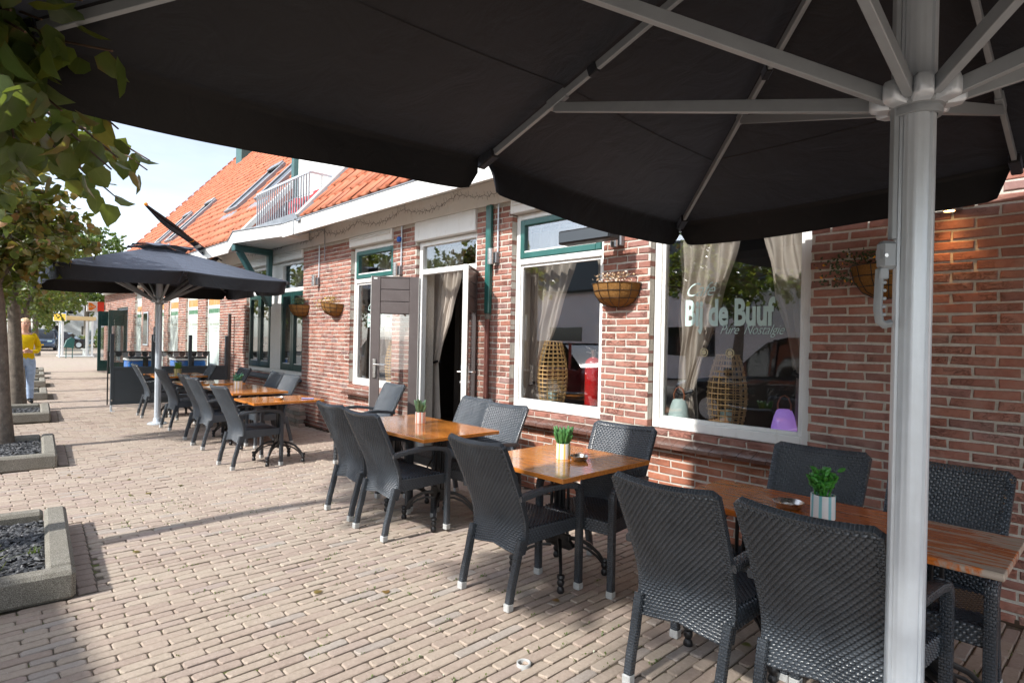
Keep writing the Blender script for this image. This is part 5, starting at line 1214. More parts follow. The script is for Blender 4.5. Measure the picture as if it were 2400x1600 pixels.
def tree(x, y, lab, cx, cy, cz, hx, hy, hz, ntw, per, size, h_tr, r0, leafm='leaf', hi=True, flat=None, group='lime trees in a row along the road', name='lime_tree', droop=.75, tw=True, cat='tree', shell=.5, zmin=None):
    t = empty(name, (x, y, 0)); tag(t, lab, cat, group)
    q = MB(); k = 9; zs = np.linspace(.02, h_tr, k); lx, ly = (cx-x), (cy-y)
    q.tube([(.03*math.sin(z*1.7+x)+lx*max(0, (z-h_tr*.7)/h_tr), .03*math.cos(z*1.3)+ly*max(0, (z-h_tr*.7)/h_tr), z) for z in zs], [r0*(1.35 if i == 0 else 1.1 if i == 1 else 1-.45*i/k) for i in range(k)], 12)
    tops = Vector((lx*.3, ly*.3, h_tr))
    for i in range(9):
        a = i*.7+x; e = Vector((lx+math.cos(a)*hx*.75, ly+math.sin(a)*hy*.75, cz+hz*random.uniform(-.6, .6))); s = Vector((lx*.2, ly*.2, h_tr*random.uniform(.80, .99)))
        m = (s+e)/2+Vector((0, 0, .12)); q.tube([s, m, e], [r0*.38, r0*.2, r0*.07], 6)
    q.build('trunk', M['bark'], t, True)
    d = rng.normal(0, 1, (ntw, 3)); d /= np.linalg.norm(d, axis=1)[:, None]; rad = rng.uniform(shell, 1, ntw)**.6
    lump = 1+.16*np.sin(d[:, 0]*5+x)+.13*np.sin(d[:, 1]*6.3+2*y)+.12*np.sin(d[:, 2]*5.1+x)
    C = d*(rad*lump)[:, None]*np.array([hx, hy, hz])+np.array([lx, ly, cz])
    if zmin is not None: C[:, 2] = np.where(C[:, 2] < zmin, zmin+rng.uniform(0, .25, ntw), C[:, 2])
    B = []; segs = []
    for i in range(ntw):
        c = C[i]; o = np.array([lx*.8, ly*.8, cz-.1*hz]); dr = c-o; L_ = np.linalg.norm(dr); dr = dr/max(L_, .1); ln = min(.42, L_*.6)*rng.uniform(.7, 1.2); dr[2] -= .15
        s = c-dr*ln*.55; e = c+dr*ln*.45
        ts = rng.uniform(.1, 1.0, per); ts[0] = 1
        B.append(s[None]+(e-s)[None]*ts[:, None]+rng.normal(0, .018+size*.12, (per, 3)))
        if tw: segs.append((s, e))
    B = np.concatenate(B); P, Fc, rn = leaves(B, size, droop, hi)
    link('crown', np_mesh('crown', P, Fc, M[leafm], rn, hi, LUV), t)
    if tw:
        q = MB()
        for s, e in segs: m = (s+e)/2+np.array([0, 0, .015]); q.tube([s, m, e], [.005, .0035, .0015], 4, False)
        q.build('twigs', M['twig'], t, True, False)
    return t
near_tree = tree(-5.15, -.14, 'lime tree nearest the camera with leafy twigs hanging in at top left', -4.75, -.08, 2.80, 1.25, .50, .62, 120, 12, .083, 2.7, .105, zmin=2.28)
tree(-9.72, .36, 'second lime tree with browning leaves, left of the far parasol', -9.75, .12, 2.90, .95, .95, .95, 360, 11, .095, 2.5, .105, 'leafbrown', zmin=2.05)
tree(-14.22, .74, 'third lime tree, its trunk hides half of the woman', -14.0, .62, 2.95, 1.0, 1.0, .95, 260, 10, .09, 2.5, .13, zmin=2.0)
for i, x in enumerate((-18.6, -22.9, -27.4)):
    tree(x, ky(x)-.45, f'{["fourth", "fifth", "sixth"][i]} lime tree in the row along the road', x, ky(x)-.45, 3.0, 1.2, 1.2, 1.05, 260, 8, .115, 2.5, .12, hi=False, tw=False, zmin=2.05)
tree(-.2, -1.6, 'lime tree standing behind the camera, dappling the near chairs', -.15, -1.6, 3.4, 1.45, .9, 1.0, 280, 10, .085, 2.7, .11, hi=False, tw=False, zmin=2.4)
tree(-44.0, 3.2, 'lime tree on two pale trunks beside the bus shelter', -44.0, 3.2, 4.0, 2.3, 2.3, 1.9, 520, 9, .17, 3.4, .17, 'leaf', False, None, 'trees beyond the bus stop', 'street_tree', tw=False)
tree(-47.5, 1.6, 'tall lime tree behind the blue car', -47.5, 1.6, 5.0, 2.4, 2.4, 2.4, 500, 9, .18, 3.6, .17, 'leaf', False, None, 'trees beyond the bus stop', 'street_tree', tw=False)
tree(-72, 9.2, 'large bright green tree rising above the far parasol', -72, 9.2, 7.6, 4.4, 4.4, 4.1, 800, 10, .30, 6.0, .28, 'leafgreen', False, None, 'trees beyond the bus stop', 'street_tree', tw=False)
tree(-95, 6.0, 'distant round tree left of the bright green one', -95, 6.0, 7.0, 5.5, 5.5, 4.5, 700, 10, .40, 6.5, .3, 'leaf', False, None, 'trees beyond the bus stop', 'street_tree', tw=False)
tree(-58, -3.5, 'broad street tree at the far left edge', -58, -3.5, 5.5, 3.2, 3.2, 3.0, 600, 9, .25, 4.5, .22, 'leaf', False, None, 'trees beyond the bus stop', 'street_tree', tw=False)
for (x, y, lab) in ((-4.5, -9.9, 'street tree opposite, mirrored in the lettered window'), (-9.5, -10.8, 'street tree opposite, mirrored in the extinguisher window'), (-26, -10.6, 'street tree opposite, mirrored in the green window')):
    tree(x, y, lab, x, y, 4.4, 2.2, 2.2, 1.9, 420, 9, .14, 3.2, .20, 'leafgreen', False, None, 'street trees across the road', 'street_tree', tw=False)
# a low branch of the nearest tree reaching in under the edge of the parasol
q = MB(); B = []
for a, b_ in (((-3.6, -.1, 2.75), (-2.05, .31, 2.33)), ((-3.4, -.05, 2.7), (-2.30, .22, 2.20)), ((-3.5, .0, 2.9), (-2.08, .24, 2.46)), ((-3.6, .1, 2.6), (-2.62, .40, 2.12)), ((-3.3, -.1, 2.8), (-2.25, .06, 2.40)), ((-3.3, -.1, 2.6), (-2.36, .10, 2.30)), ((-3.7, .2, 2.6), (-2.95, .58, 2.22)), ((-3.2, .1, 2.5), (-2.55, .12, 2.15)), ((-3.1, -.1, 2.7), (-2.12, .12, 2.34)), ((-3.1, -.1, 2.7), (-2.2, .16, 2.42)), ((-3.2, 0, 2.7), (-2.28, .13, 2.25)), ((-3.4, .2, 2.5), (-2.75, .44, 2.20)), ((-3.6, .3, 2.5), (-3.1, .62, 2.30)), ((-3.4, .1, 2.5), (-2.8, .30, 2.14)), ((-3.0, 0, 2.5), (-2.42, .06, 2.12)), ((-3.3, .2, 2.6), (-2.5, .40, 2.24)), ((-4.2, .3, 2.5), (-3.6, .58, 2.20)), ((-3.0, -.1, 2.6), (-2.15, .09, 2.40)), ((-3.0, -.1, 2.6), (-2.2, .09, 2.28)), ((-3.0, -.1, 2.6), (-2.1, .14, 2.47)), ((-3.2, .0, 2.6), (-2.5, .13, 2.30)), ((-3.2, .0, 2.6), (-2.6, .14, 2.42)), ((-3.2, .0, 2.6), (-2.7, .20, 2.30)), ((-3.4, .0, 2.6), (-2.9, .22, 2.24)), ((-3.6, .1, 2.6), (-3.1, .30, 2.30)), ((-3.8, .1, 2.6), (-3.3, .42, 2.22)), ((-3.0, .0, 2.6), (-2.35, .16, 2.16))):
    a, b_ = Vector(a), Vector(b_); m = (a+b_)/2+Vector((0, 0, .06)); pts = [a+(m-a)*k*2 if k < .5 else m+(b_-m)*(k-.5)*2 for k in np.linspace(0, 1, 9)]; q.tube([p-Vector((-5.15, -.14, 0)) for p in pts], [.008-.0006*i for i in range(9)], 5)
    for k in np.linspace(.3, 1, 17): j = k*8; p = pts[min(8, int(j))]; B.append([p.x+5.15+random.gauss(0, .045), p.y+.14+random.gauss(0, .045), p.z-abs(random.gauss(0, .04))])
for i in range(52):
    b_ = Vector((random.uniform(-3.0, -2.05), random.uniform(-.35, .19), random.uniform(2.12, 2.44))); a = b_+Vector((-.28, -.05, .12)); q.tube([p-Vector((-5.15, -.14, 0)) for p in (a, (a+b_)/2+Vector((0, 0, .02)), b_)], [.004, .003, .0015], 5)
    for k in np.linspace(0, 1, 11): p = a+(b_-a)*k; B.append([p.x+5.15+random.gauss(0, .03), p.y+.14+random.gauss(0, .03), p.z-abs(random.gauss(0, .03))])
q.build('low_branch', M['twig'], near_tree, True); P, Fc, rn = leaves(np.array(B), .088, .95, True); link('low_leaves', np_mesh('low_leaves', P, Fc, M['leaf'], rn, True, LUV), near_tree)
# ------------------------------------------------------------------ windscreen, blue bins behind it
t = empty('wind_screen', (-13.32, 3.1, 0)); tag(t, 'anthracite wind screen with glass upper panes, end on to the wall', 'screen')
q = MB(); q.box(-.022, .022, -1.02, 1.06, .13, .17, .004); q.box(-.022, .022, -1.02, 1.06, .80, .85, .004); q.box(-.022, .022, -1.02, -.965, .17, .80, .004); q.box(-.022, .022, 1.005, 1.06, .17, .80, .004); q.build('frame', M['anthra'], t)
MB().box(-.010, .010, -.966, 1.006, .169, .801).build('lower_panel', M['anthra'], t)
for yy in (-1.0, -.32, .34, 1.04): MB().box(-.028, .028, yy-.03, yy+.03, .851, 1.48, .004).build('post', M['anthra'], t)
for a, b in ((-.97, -.35), (-.29, .31), (.37, 1.01)):
    q = MB(); c = .10; q.prism([(a, .852), (b, .852), (b, 1.75), (b-c, 1.86), (a+c, 1.86), (a, 1.75)], -.004, .004, Matrix(((0, 0, 1, 0), (1, 0, 0, 0), (0, 1, 0, 0), (0, 0, 0, 1)))); q.build('glass_pane', M['screenglass'], t)
for yy in (-1.0, 1.0):
    q = MB(); q.box(-.016, .016, yy-.016, yy+.016, .006, .13, .003); q.box(-.09, .09, yy-.06, yy+.06, .004, .012, .002); q.build('foot', M['alum'], t)
MB().tube([(.022, -1.0, .22), (.03, -1.0, .22)], .014, 10).build('bolt', M['steel'], t, True)
MB().box(-.03, .03, 1.066, 1.12, .0, 1.95, .004).build('wall_post', painted('weathered_post', (.10, .095, .09), .8, .2, 9), t)
M['blue'] = painted('blue_plastic_crate', (.02, .17, .55), .3, .12, 8, coat=.2)
for (x, y, w_, lab) in ((-15.1, 2.95, .62, 'blue chest cooler behind the glass screen, the street side one'), (-15.0, 3.83, .62, 'blue chest cooler behind the glass screen, the wall side one')):
    t = empty('chest_cooler', (x, y, 0)); tag(t, lab, 'cooler', 'blue coolers behind the screen')
    MB().box(-.26, .26, -w_/2, w_/2, .40, .90, .025).build('tub', M['blue'], t); MB().box(-.275, .275, -w_/2-.015, w_/2+.015, .902, .94, .01).build('rim', M['white'], t); MB().box(-.27, .27, -w_/2-.01, w_/2+.01, .942, .99, .012).build('lid', M['blackpl'], t)
    MB().box(.276, .30, -.05, .05, .78, .98, .005).build('latch', M['blackpl'], t)
    for sx_ in (-1, 1):
        for sy in (-1, 1): MB().box(sx_*.2-.02, sx_*.2+.02, sy*(w_/2-.06)-.02, sy*(w_/2-.06)+.02, .0, .40).build('leg', M['anthra'], t)
t = empty('scalloped_awning', (-14.45, 3.15, 1.02)); tag(t, 'black scalloped edge of a small folded stall awning behind the screen', 'awning')
q = MB(); q.box(-.02, .02, -.95, .98, .075, .10, .004); q.box(-.02, .02, -.95, -.93, -1.02, .075); q.box(-.02, .02, .96, .98, -1.02, .075); q.build('rail', M['blackpl'], t)
for i in range(16):
    y0 = -.93+i*.118; q = MB(); q.prism([(y0, .074)]+[(y0+.056+.056*math.cos(a), .03+.05*math.sin(a)) for a in np.linspace(math.pi, 2*math.pi, 9)]+[(y0+.112, .074)], -.006, .006, YZ); q.build('scallop', M['blackpl'] if i % 2 else M['zinc'], t)
# ------------------------------------------------------------------ flag on its slanting pole
t = empty('flag', (-14.1, 4.24, 3.15)); tag(t, 'furled black flag on a slanting pole with an orange knob', 'flag')
b = Vector((0, 0, 0)); e = Vector((-12.765, 2.5, 3.897))-Vector(t.location)
MB().tube([b, e], [.016, .012], 8).build('pole', M['iron'], t, True)
MB().lathe([(0, -.03), (.03, -.01), (.036, .015), (.02, .04), (0, .045)], tuple(e), 12).build('knob', M['orange'], t, True)
d = e-b
def fl(u_, v_):
    p = b+d*(.98-.90*u_); w_ = .03+.30*u_**1.6; f = .05*math.sin(v_*9+u_*6)*(.4+u_); return (p.x+f*.8+.10*v_*w_, p.y+f*.6-.05*v_, p.z+.02-w_*v_*.95-.05*math.sin(u_*7)*v_)
MB().grid(fl, 26, 14).build('cloth', M['awning'], t, 'all', False)
def fl2(u_, v_):
    p = Vector(fl(.70+.04*u_, .12+.55*v_)); return p+Vector((.012, -.012, .004))
q = MB(); q.grid(fl2, 2, 8); q.grid(lambda u_, v_: Vector(fl(.78+.03*u_, .25+.5*v_))+Vector((.012, -.012, .004)), 2, 8); q.grid(lambda u_, v_: Vector(fl(.83+.03*u_, .15+.5*v_))+Vector((.012, -.012, .004)), 2, 8); q.build('print', M['white'], t, False, False)
q = MB(); q.grid(lambda u_, v_: Vector(fl(.62+.012*u_, v_))+Vector((.01, -.01, .003)), 1, 12); q.grid(lambda u_, v_: Vector(fl(.93+.012*u_, v_))+Vector((.01, -.01, .003)), 1, 12); q.build('stripe', M['orange'], t, False, False)
# red laundry on the balcony
t = empty('laundry', (-10.0, 4.35, 3.45)); tag(t, 'red and white cloth hanging behind the balcony railing', 'laundry')
MB().grid(lambda u_, v_: (-.75+1.5*u_, .02*math.sin(u_*22), .50-.42*v_+.02*math.sin(u_*9)), 30, 6).build('cloth', M['redcloth'], t, 'all', False)
q = MB(); q.tube([(-.95, 0, .52), (.85, 0, .52)], .008, 6); q.tube([(-.95, 0, .52), (-.95, .1, 0)], .008, 6); q.tube([(.85, 0, .52), (.85, .1, 0)], .008, 6); q.build('rack', M['alum'], t, True)
# ------------------------------------------------------------------ cars
def loft(secs, k=1):
    q = MB(); n = len(secs[0]); q.add([p for s in secs for p in s], [(i*n+j, i*n+(j+1) % n, (i+1)*n+(j+1) % n, (i+1)*n+j) for i in range(len(secs)-1) for j in range(n)]+[tuple(range(n)), tuple((len(secs)-1)*n+j for j in range(n))[::-1]]); return q
def car(x, y, rz, L_, W_, H_, colour, lab, nm, suv=True):
    t = empty(nm, (x, y, .0), rz); tag(t, lab, 'car', 'parked cars'); pm = painted('paint_'+nm+str(int(abs(x))), colour, .25, .05, 3, coat=1.0, metal=.3)
    hw = W_/2; zb = .24; bl = H_*.60
    def sec(xx, w_, z0, z1, z2):     # lower body ring
        return [(xx, -w_*.94, z0), (xx, -w_, z0+.16), (xx, -w_, z1), (xx, -w_*.93, z2), (xx, w_*.93, z2), (xx, w_, z1), (xx, w_, z0+.16), (xx, w_*.94, z0)]
    S_ = [(-.5, .80, .42, .62, .78), (-.485, .93, .28, .80, .92), (-.40, 1, zb, .86, bl), (-.15, 1, zb, .88, bl), (.12, 1, zb, .86, bl*.98), (.24, .99, zb, .84, bl*.93), (.40, .96, zb, .78, bl*.84), (.475, .90, .27, .68, bl*.74), (.5, .78, .36, .58, bl*.62)]
    loft([sec(L_*a, hw*b, c, d, e) for a, b, c, d, e in S_]).build('body', pm, t, True)
    def cab(xx, w_, z0, z1): return [(xx, -w_*.94, z0), (xx, -w_*.80, z1), (xx, w_*.80, z1), (xx, w_*.94, z0)]
    C_ = [(-.475 if suv else -.46, bl*.98, bl+.02), (-.40 if suv else -.33, bl*.98, H_*.97), (-.20, bl*.98, H_), (.02, bl*.97, H_*.985), (.10, bl*.96, H_*.93), (.255, bl*.90, bl*.93)]
    loft([cab(L_*a, hw*.98, z0, z1) for a, z0, z1 in C_]).build('greenhouse', M['carglass'], t, True)
    q = MB(); 
    for (a0, za_), (a1, zb_) in zip([(c[0], c[2]) for c in C_[1:4]], [(c[0], c[2]) for c in C_[2:5]]): q.add([(L_*a0, -hw*.79, za_+.012), (L_*a0, hw*.79, za_+.012), (L_*a1, hw*.79, zb_+.012), (L_*a1, -hw*.79, zb_+.012)], [(0, 3, 2, 1)])
    for a in (-.40, -.17, .06):
        for s_ in (-1, 1): q.bar((L_*a, s_*hw*.935, bl*.98), (L_*(a+(.02 if a < 0 else -.0)), s_*hw*.80, H_*.97), .07, .03, .004)
    q.build('roof', pm, t, True, False)
    for a in (-.31, .31):
        for s_ in (-1, 1):
            Mx = Matrix.Translation((L_*a, s_*hw*.90, .33)) @ Matrix.Rotation(R(90), 4, 'X'); q = MB(); q.lathe([(.20, -.10), (.31, -.10), (.33, -.07), (.33, .07), (.31, .10), (.20, .10)], (0, 0, 0), 24, Mx); wl = q.build('wheel', M['blackpl'], t, True)
            q = MB(); q.lathe([(0, -.085), (.06, -.09), (.2, -.095), (.2, .095), (.06, .09), (0, .085)], (0, 0, 0), 20, Mx); q.build('rim', M['alum'], wl, True)
    for s_ in (-1, 1):
        MB().box(L_*.455, L_*.487, s_*hw*.62-.14, s_*hw*.62+.14, bl*.66, bl*.78, .02).build('headlight', M['frost'], t); MB().box(-L_*.497, -L_*.47, s_*hw*.74-.10, s_*hw*.74+.10, .66, .82, .02).build('tail_light', M['red'], t)
        MB().box(L_*.20, L_*.235, s_*hw*1.02-.04, s_*hw*1.02+.10*s_, bl*.95, bl*1.10, .02).build('mirror', pm, t)
    MB().box(L_*.485, L_*.497, -hw*.5, hw*.5, bl*.52, bl*.70, .01).build('grille', M['blackpl'], t); MB().box(L_*.497, L_*.503, -.26, .26, bl*.40, bl*.50, .003).build('number_plate', painted('plate_yellow', (.75, .42, .02), .5, .05, 9), t)
    MB().box(-L_*.503, -L_*.497, -.26, .26, .56, .67, .003).build('number_plate', painted('plate_yellow_rear', (.75, .42, .02), .5, .05, 9), t)
car(-57.5, 4.55, R(-8), 4.6, 1.92, 1.62, (.035, .07, .13), 'dark blue car with a yellow number plate facing the camera', 'parked_car')
car(-4.1, -2.32, R(180), 4.5, 1.86, 1.66, (.015, .017, .02), 'black car parked behind the camera, mirrored in the lettered window', 'parked_car')
car(-10.6, -2.2, R(180), 4.2, 1.8, 1.50, (.13, .012, .016), 'dark red hatchback mirrored in the extinguisher window', 'parked_car', False)
car(-17.6, -2.0, R(180), 4.4, 1.8, 1.52, (.55, .57, .6), 'silver car mirrored in the green window', 'parked_car', False)
car(-63, 6.4, R(70), 4.3, 1.8, 1.45, (.03, .035, .045), 'dark car seen through the bus shelter glass', 'parked_car', False)
# ------------------------------------------------------------------ bus stop
t = empty('bus_shelter', (-43.0, 4.95, 0)); tag(t, 'glass bus shelter with white posts and a cream roof edge', 'bus shelter')
for a, b in ((-.75, -.68), (.75, -.68), (-.75, .72), (.75, .72), (.75, .45)): MB().box(a-.05, a+.05, b-.05, b+.05, .0, 2.13, .006).build('post', M['white'], t)
MB().box(-.9, .9, -.85, .88, 2.14, 2.36, .02).build('roof', painted('cream_panel', (.72, .52, .26), .5, .05, 4), t)
for bx in ((-.70, .70, .71, .73), (-.76, -.74, -.62, .66), (-.70, .70, -.69, -.67)): MB().box(*bx, .15, 2.08).build('glass_pane', M['screenglass'], t)
MB().box(-.85, .85, -.8, .82, .0, .06, .01).build('plinth', M['white'], t)
q = MB(); q.box(-.3, .55, .30, .62, .42, .47, .01); q.box(-.2, .45, .38, .55, .06, .42, .01); q.build('bench', M['white'], t)
t = empty('bus_stop_sign', (-41.3, 4.05, 0)); tag(t, 'yellow bus stop panel with blue corners on a pale post', 'sign')
MB().tube([(0, 0, 0), (0, 0, 2.65)], .035, 8).build('post', M['alum'], t, True); Rz = Matrix.Rotation(R(-20), 4, 'Z')
MB().box(.04, .06, -.30, .30, 2.03, 2.62, .01, Rz).build('panel', M['white'], t); MB().box(.061, .066, -.27, .27, 2.07, 2.45, 0, Rz).build('yellow_field', painted('bus_yellow', (.80, .50, .05), .5, .03, 5), t)
for s_ in (-1, 1): MB().box(.061, .066, s_*.215-.065, s_*.215+.065, 2.47, 2.58, 0, Rz).build('blue_field', painted('bus_blue'+str(s_), (.03, .13, .42), .5, .03, 5), t)
t = empty('litter_bin', (-40.4, 4.35, 0)); tag(t, 'slanted green litter bin on two legs before the shelter', 'litter bin')
q = MB(); q.prism([(-.20, .62), (.22, .55), (.26, 1.05), (.12, 1.16), (-.10, .98)], -.18, .18, YZ); q.build('bin_body', M['teal'], t)
for yy in (-.10, .18): MB().box(-.02, .02, yy-.02, yy+.02, 0, .6).build('leg', M['teal'], t)
# post office blade sign on the far corner
t = empty('blade_sign', (-28.85, 3.98, 2.50)); tag(t, 'white and red blade sign with an orange logo on the far corner', 'sign')
MB().box(-.05, .05, -.31, .26, -.20, .20, .008).build('box', M['white'], t); MB().box(.051, .056, .04, .26, -.20, .20).build('red_field', painted('post_red', (.72, .05, .02), .4, .03, 5), t)
q = MB(); q.prism([(-.25, .13), (-.22, .155), (-.15, .14), (-.02, .03), (0, 0), (-.02, -.03), (-.15, -.14), (-.22, -.155), (-.25, -.13)], .051, .058, YZ); q.build('logo', painted('post_orange', (.82, .22, .01), .4, .03, 5), t)
q = text('postnl', .075, 0, 0, 0, M['white'], 'lettering', None, 0, 1, 0, 1, rot=Matrix.Rotation(R(90), 4, 'Z') @ Matrix.Rotation(R(90), 4, 'X')); q.parent = t; q.location = (.0595, -.235, -.02)
MB().box(-.02, .02, .26, .31, -.1, .1).build('bracket', M['zinc'], t)
# far houses
def house(x, y, rz, w_, d_, he, hr, wallm, roofm, lab, nm='village_house'):
    t = empty(nm, (x, y, 0), rz); tag(t, lab, 'house')
    q = MB(); q.prism([(-w_/2, 0), (w_/2, 0), (w_/2, he), (0, hr), (-w_/2, he)], -d_/2, d_/2, Matrix(((0, 0, 1, 0), (1, 0, 0, 0), (0, 1, 0, 0), (0, 0, 0, 1)))); q.build('wall', wallm, t)
    q = MB()
    for s_ in (-1, 1): q.bar((0, s_*(w_/2+.35), he-.30*(hr-he)/(w_/2)), (0, 0, hr+.04), d_+.7, .14)
    rf = q.build('roof', roofm, t)
    q = MB()
    for s_ in (-1, 1): q.bar((d_/2+.36, s_*(w_/2+.4), he-.33*(hr-he)/(w_/2)), (d_/2+.36, 0, hr+.1), .06, .26)
    q.build('barge_board', M['white'], rf)
    for yy, zz, ww, hh in ((-w_*.24, .9, 1.1, 1.4), (w_*.24, .9, 1.1, 1.4), (0, he+.3, 1.0, 1.2)):
        q = MB(); q.box(d_/2+.002, d_/2+.05, yy-ww/2, yy+ww/2, zz, zz+hh); wn = q.build('window', M['white'], t); MB().box(d_/2+.051, d_/2+.06, yy-ww/2+.1, yy+ww/2-.1, zz+.1, zz+hh-.1).build('pane', M['carglass'], wn)
bw = painted('far_brick', (.26, .13, .095), .9, .15, 2); sl = painted('dark_roof', (.06, .075, .075), .7, .2, 3)
house(-74, 15.5, R(-12), 8, 9, 3.0, 6.6, bw, sl, 'brick house with white barge boards right of the bus shelter')
house(-104, 12.5, R(-20), 7, 9, 3.4, 7.4, painted('far_white', (.62, .64, .66), .8, .05, 2), sl, 'pale gabled house seen behind the bus shelter')
def shrub(x, y, hx, hy, hz, lab, m, nm='shrub', n_=2600, s=.14):
    t = empty(nm, (x, y, 0)); tag(t, lab, 'shrub'); B = rng.uniform(-1, 1, (n_, 3)); B = B/np.maximum(1, np.linalg.norm(B, axis=1, ord=4))[:, None]; B = B*np.array([hx, hy, hz])+np.array([0, 0, hz]); P, Fc, rn = leaves(B, s, .2, False); link('foliage', np_mesh('foliage', P, Fc, m and M[m], rn, False, LUV), t)
    MB().tube([(0, 0, 0), (0, 0, hz)], .04, 6).build('stem', M['bark'], t)
shrub(-61, 9.6, 1.2, 1.1, .95, 'round green shrub before the brick house', 'leafgreen'); shrub(-66, 7.4, .8, 3.4, .55, 'low yellow green hedge behind the bus shelter', 'grass', 'hedge', 3600)
shrub(-64, 1.5, 1.0, 3.0, .6, 'low green hedge beside the blue car', 'leafgreen', 'hedge', 2600)
# the street's other side, mirrored in the glass
n = N('grey_cladding'); v = n.world(); sx = n.n('SeparateXYZ'); n.l(v, sx.inputs[0]); wv = n.math('FRACT', n.math('MULTIPLY', sx.outputs[2], 5.2)); n.set(n.ramp(n.noise(v, 1.5, 4), [(.3, (.66, .70, .74)), (.7, (.76, .79, .82))]), .6, 0, .4).bump(wv, .7, .02); M['clad'] = n.m
t = empty('clad_hall', (-9, -15.5, 0)); tag(t, 'long pale grey clad hall across the road, seen only in reflections', 'building')
MB().box(-16, 14, -2, 2, 0, 4.0).build('wall', M['clad'], t)
q = MB(); q.bar((-1, 2.3, 3.95), (-1, 0, 6.2), 30.6, .15); q.bar((-1, -2.3, 3.95), (-1, 0, 6.2), 30.6, .15); q.build('roof', sl, t)
for x in (-9, 1.5, 8): MB().box(x, x+1.0, 2.001, 2.04, 0, 2.3).build('door', M['white'], t)
for x in (-12, -5, 4.5): MB().box(x, x+2.2, 2.001, 2.03, 1.0, 2.2).build('window', M['carglass'], t)
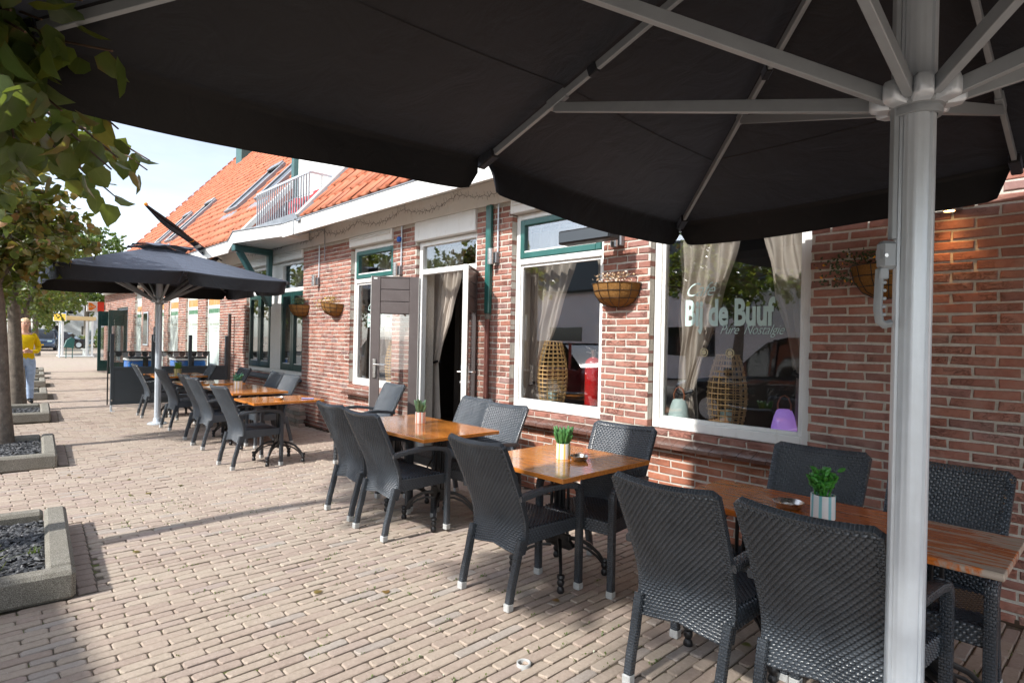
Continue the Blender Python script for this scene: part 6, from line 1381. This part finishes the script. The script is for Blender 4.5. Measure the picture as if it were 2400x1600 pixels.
# ------------------------------------------------------------------ the woman by the third tree
def person(loc, rz, label):
    root = empty('person', loc, rz); tag(root, label, 'person')
    V_, E_, R_ = [], [], []
    def v(p, r):
        V_.append(p); R_.append(r if isinstance(r, tuple) else (r, r)); return len(V_)-1
    def chain(start, pts):
        a = start
        for p, r in pts:
            b = v(p, r); E_.append((a, b)); a = b
        return a
    pel = v((0, 0, .93), (.165, .125))
    ab = chain(pel, [((0, .01, 1.06), (.145, .11)), ((0, .02, 1.20), (.16, .125))])
    chest = chain(ab, [((0, .0, 1.34), (.165, .115))])
    neck = chain(chest, [((0, -.01, 1.45), (.075, .07)), ((0, .0, 1.51), (.052, .055))])
    head = chain(neck, [((0, .02, 1.57), (.068, .078)), ((0, .025, 1.635), (.078, .095)), ((0, .01, 1.70), (.068, .082)), ((0, .0, 1.735), (.03, .035))])
    for s in (-1, 1):
        sh = chain(chest, [((s*.15, -.01, 1.395), (.072, .068))])
        chain(sh, [((s*.205, -.02, 1.28), .062), ((s*.235, -.03, 1.13), .052), ((s*.17, .13, 1.07), .045), ((s*.08, .21, 1.08), .034), ((s*.02, .235, 1.085), .03)])
        hp = chain(pel, [((s*.095, 0, .84), (.105, .11))])
        chain(hp, [((s*.105, .01+.03*s, .62), (.085, .088)), ((s*.105, .015+.05*s, .46), (.065, .07)), ((s*.11, .0+.05*s, .28), (.062, .068)), ((s*.115, -.01+.05*s, .085), (.058, .06)), ((s*.12, .01+.05*s, .045), (.042, .045)), ((s*.125, .13+.05*s, .032), (.038, .026))])
    me = bpy.data.meshes.new('body'); me.from_pydata(V_, E_, []); o = link('body', me, root)
    o.modifiers.new('skin', 'SKIN'); o.modifiers.new('sub', 'SUBSURF').levels = 2; o.modifiers['sub'].render_levels = 2
    sk = me.skin_vertices[0].data
    for i, r in enumerate(R_): sk[i].radius = r; sk[i].use_root = (i == 0)
    dg = bpy.context.evaluated_depsgraph_get(); nm = bpy.data.meshes.new_from_object(o.evaluated_get(dg)); nm.name = 'body'
    o.modifiers.clear(); o.data = nm
    skin = painted('skin', (.62, .36, .26), .5, .06, 20); yel = N('yellow_knit'); w_ = yel.obj((1, 1, 1)); f = yel.n('TexWave', Scale=70.0, Distortion=1.5); yel.l(w_, f.inputs['Vector']); yel.set((.88, .62, .015), .9, 0, .1).bump(f.outputs['Fac'], .6, .006)
    jean = painted('faded_jeans', (.34, .45, .62), .9, .18, 14); boot = painted('black_boots', (.015, .015, .016), .4, .2, 20)
    for m in (skin, yel.m, jean, boot): nm.materials.append(m)
    nm.materials.clear()
    for m in (skin, yel.m, jean, boot): nm.materials.append(m)
    for p in nm.polygons:
        c = p.center; p.use_smooth = True
        if c.z > 1.425 and abs(c.x) < .11: p.material_index = 0
        elif c.z > .925:
            p.material_index = 0 if (c.y > .185 and abs(c.x) < .085 and c.z < 1.2) else 1
        elif c.z > .10: p.material_index = 2
        else: p.material_index = 3
    # face
    q = MB(); q.lathe([(0, -.016), (.009, -.014), (.012, 0), (.007, .02), (0, .03)], (0, .118, 1.632), 8); q.build('nose', skin, root, True)
    for s in (-1, 1):
        MB().lathe([(0, -.011), (.008, -.007), (.011, 0), (.008, .007), (0, .011)], (s*.032, .094, 1.655), 10).build('eye', painted('eye'+str(s), (.05, .06, .08), .2, .1, 9), root, True)
        MB().lathe([(0, -.03), (.010, -.02), (.014, .0), (.010, .02), (0, .03)], (s*.080, .015, 1.64), 8).build('ear', skin, root, True)
    MB().box(-.024, .024, .100, .106, 1.588, 1.597, .003).build('mouth', painted('lips', (.50, .14, .12), .5, .05, 9), root)
    q = MB()
    def hair(u_, v_):
        a = u_*2*math.pi; th = v_*1.95; r = 1.07
        x = math.sin(th)*math.cos(a)*.088*r; y = math.sin(th)*math.sin(a)*.105*r-.004; z = 1.645+math.cos(th)*.112*r
        if y > .02: z = max(z, 1.69+.015*math.sin(a*9)*0)
        return (x+.004*math.sin(a*23), y-.012, z+.004*math.sin(a*17))
    q.grid(hair, 40, 14); q.lathe([(0, -.055), (.035, -.05), (.05, -.01), (.042, .03), (0, .045)], (0, -.125, 1.62), 14); q.build('hair', painted('blonde_hair', (.62, .47, .28), .6, .25, 80), root, True, False)
    # fingers folded round a folded cloth
    q = MB()
    for s in (-1, 1):
        for k in range(4):
            z = 1.107-.016*k; q.tube([(s*.012, .25, z), (-s*.016, .262, z-.002), (-s*.045, .262-.004*k, z-.006), (-s*.058, .244, z-.008)], [.0085, .0085, .008, .006], 7)
        q.tube([(s*.03, .235, 1.115), (s*.012, .25, 1.135), (-s*.006, .262, 1.142)], [.010, .009, .007], 7)
    q.build('fingers', skin, root, True)
    return root
person((-15.72, .97, 0), R(-83), 'woman in a yellow sweater and pale jeans with folded hands, half behind a tree')
o = MB().box(-.05, .05, -.02, .02, 0, .012, .004).build('white_cloth', M['white']); o.location = (-15.48, .99, 1.125); tag(o, 'small folded white cloth held by the woman', 'cloth')
# fallen leaves on the paving
lf = rng.uniform(size=(60, 2)); P0 = np.stack([-14+14.5*lf[:, 0], .8+3.3*lf[:, 1], np.zeros(60)], 1)
for i in range(26):
    s = random.uniform(.03, .05); p = P0[i]; q = MB(); a = random.uniform(0, 6.28)
    vs = [Matrix.Rotation(a, 3, 'Z') @ Vector((float(v_[0])*s, float(v_[1])*s, abs(float(v_[2]))*s)) for v_ in LT]
    o = MB().add(vs, [tuple(f) for f in LF]).build('fallen_leaf', M['leafbrown'], None, False, False); o.location = (p[0], p[1], float(gz(p[0], p[1]))+.004)
    a_ = o.data.attributes.new('rnd', 'FLOAT', 'POINT'); a_.data.foreach_set('value', np.full(len(o.data.vertices), random.uniform(.4, 1), np.float32))
    tag(o, 'small dry lime leaf lying on the paving', 'leaf', 'fallen leaves on the paving')
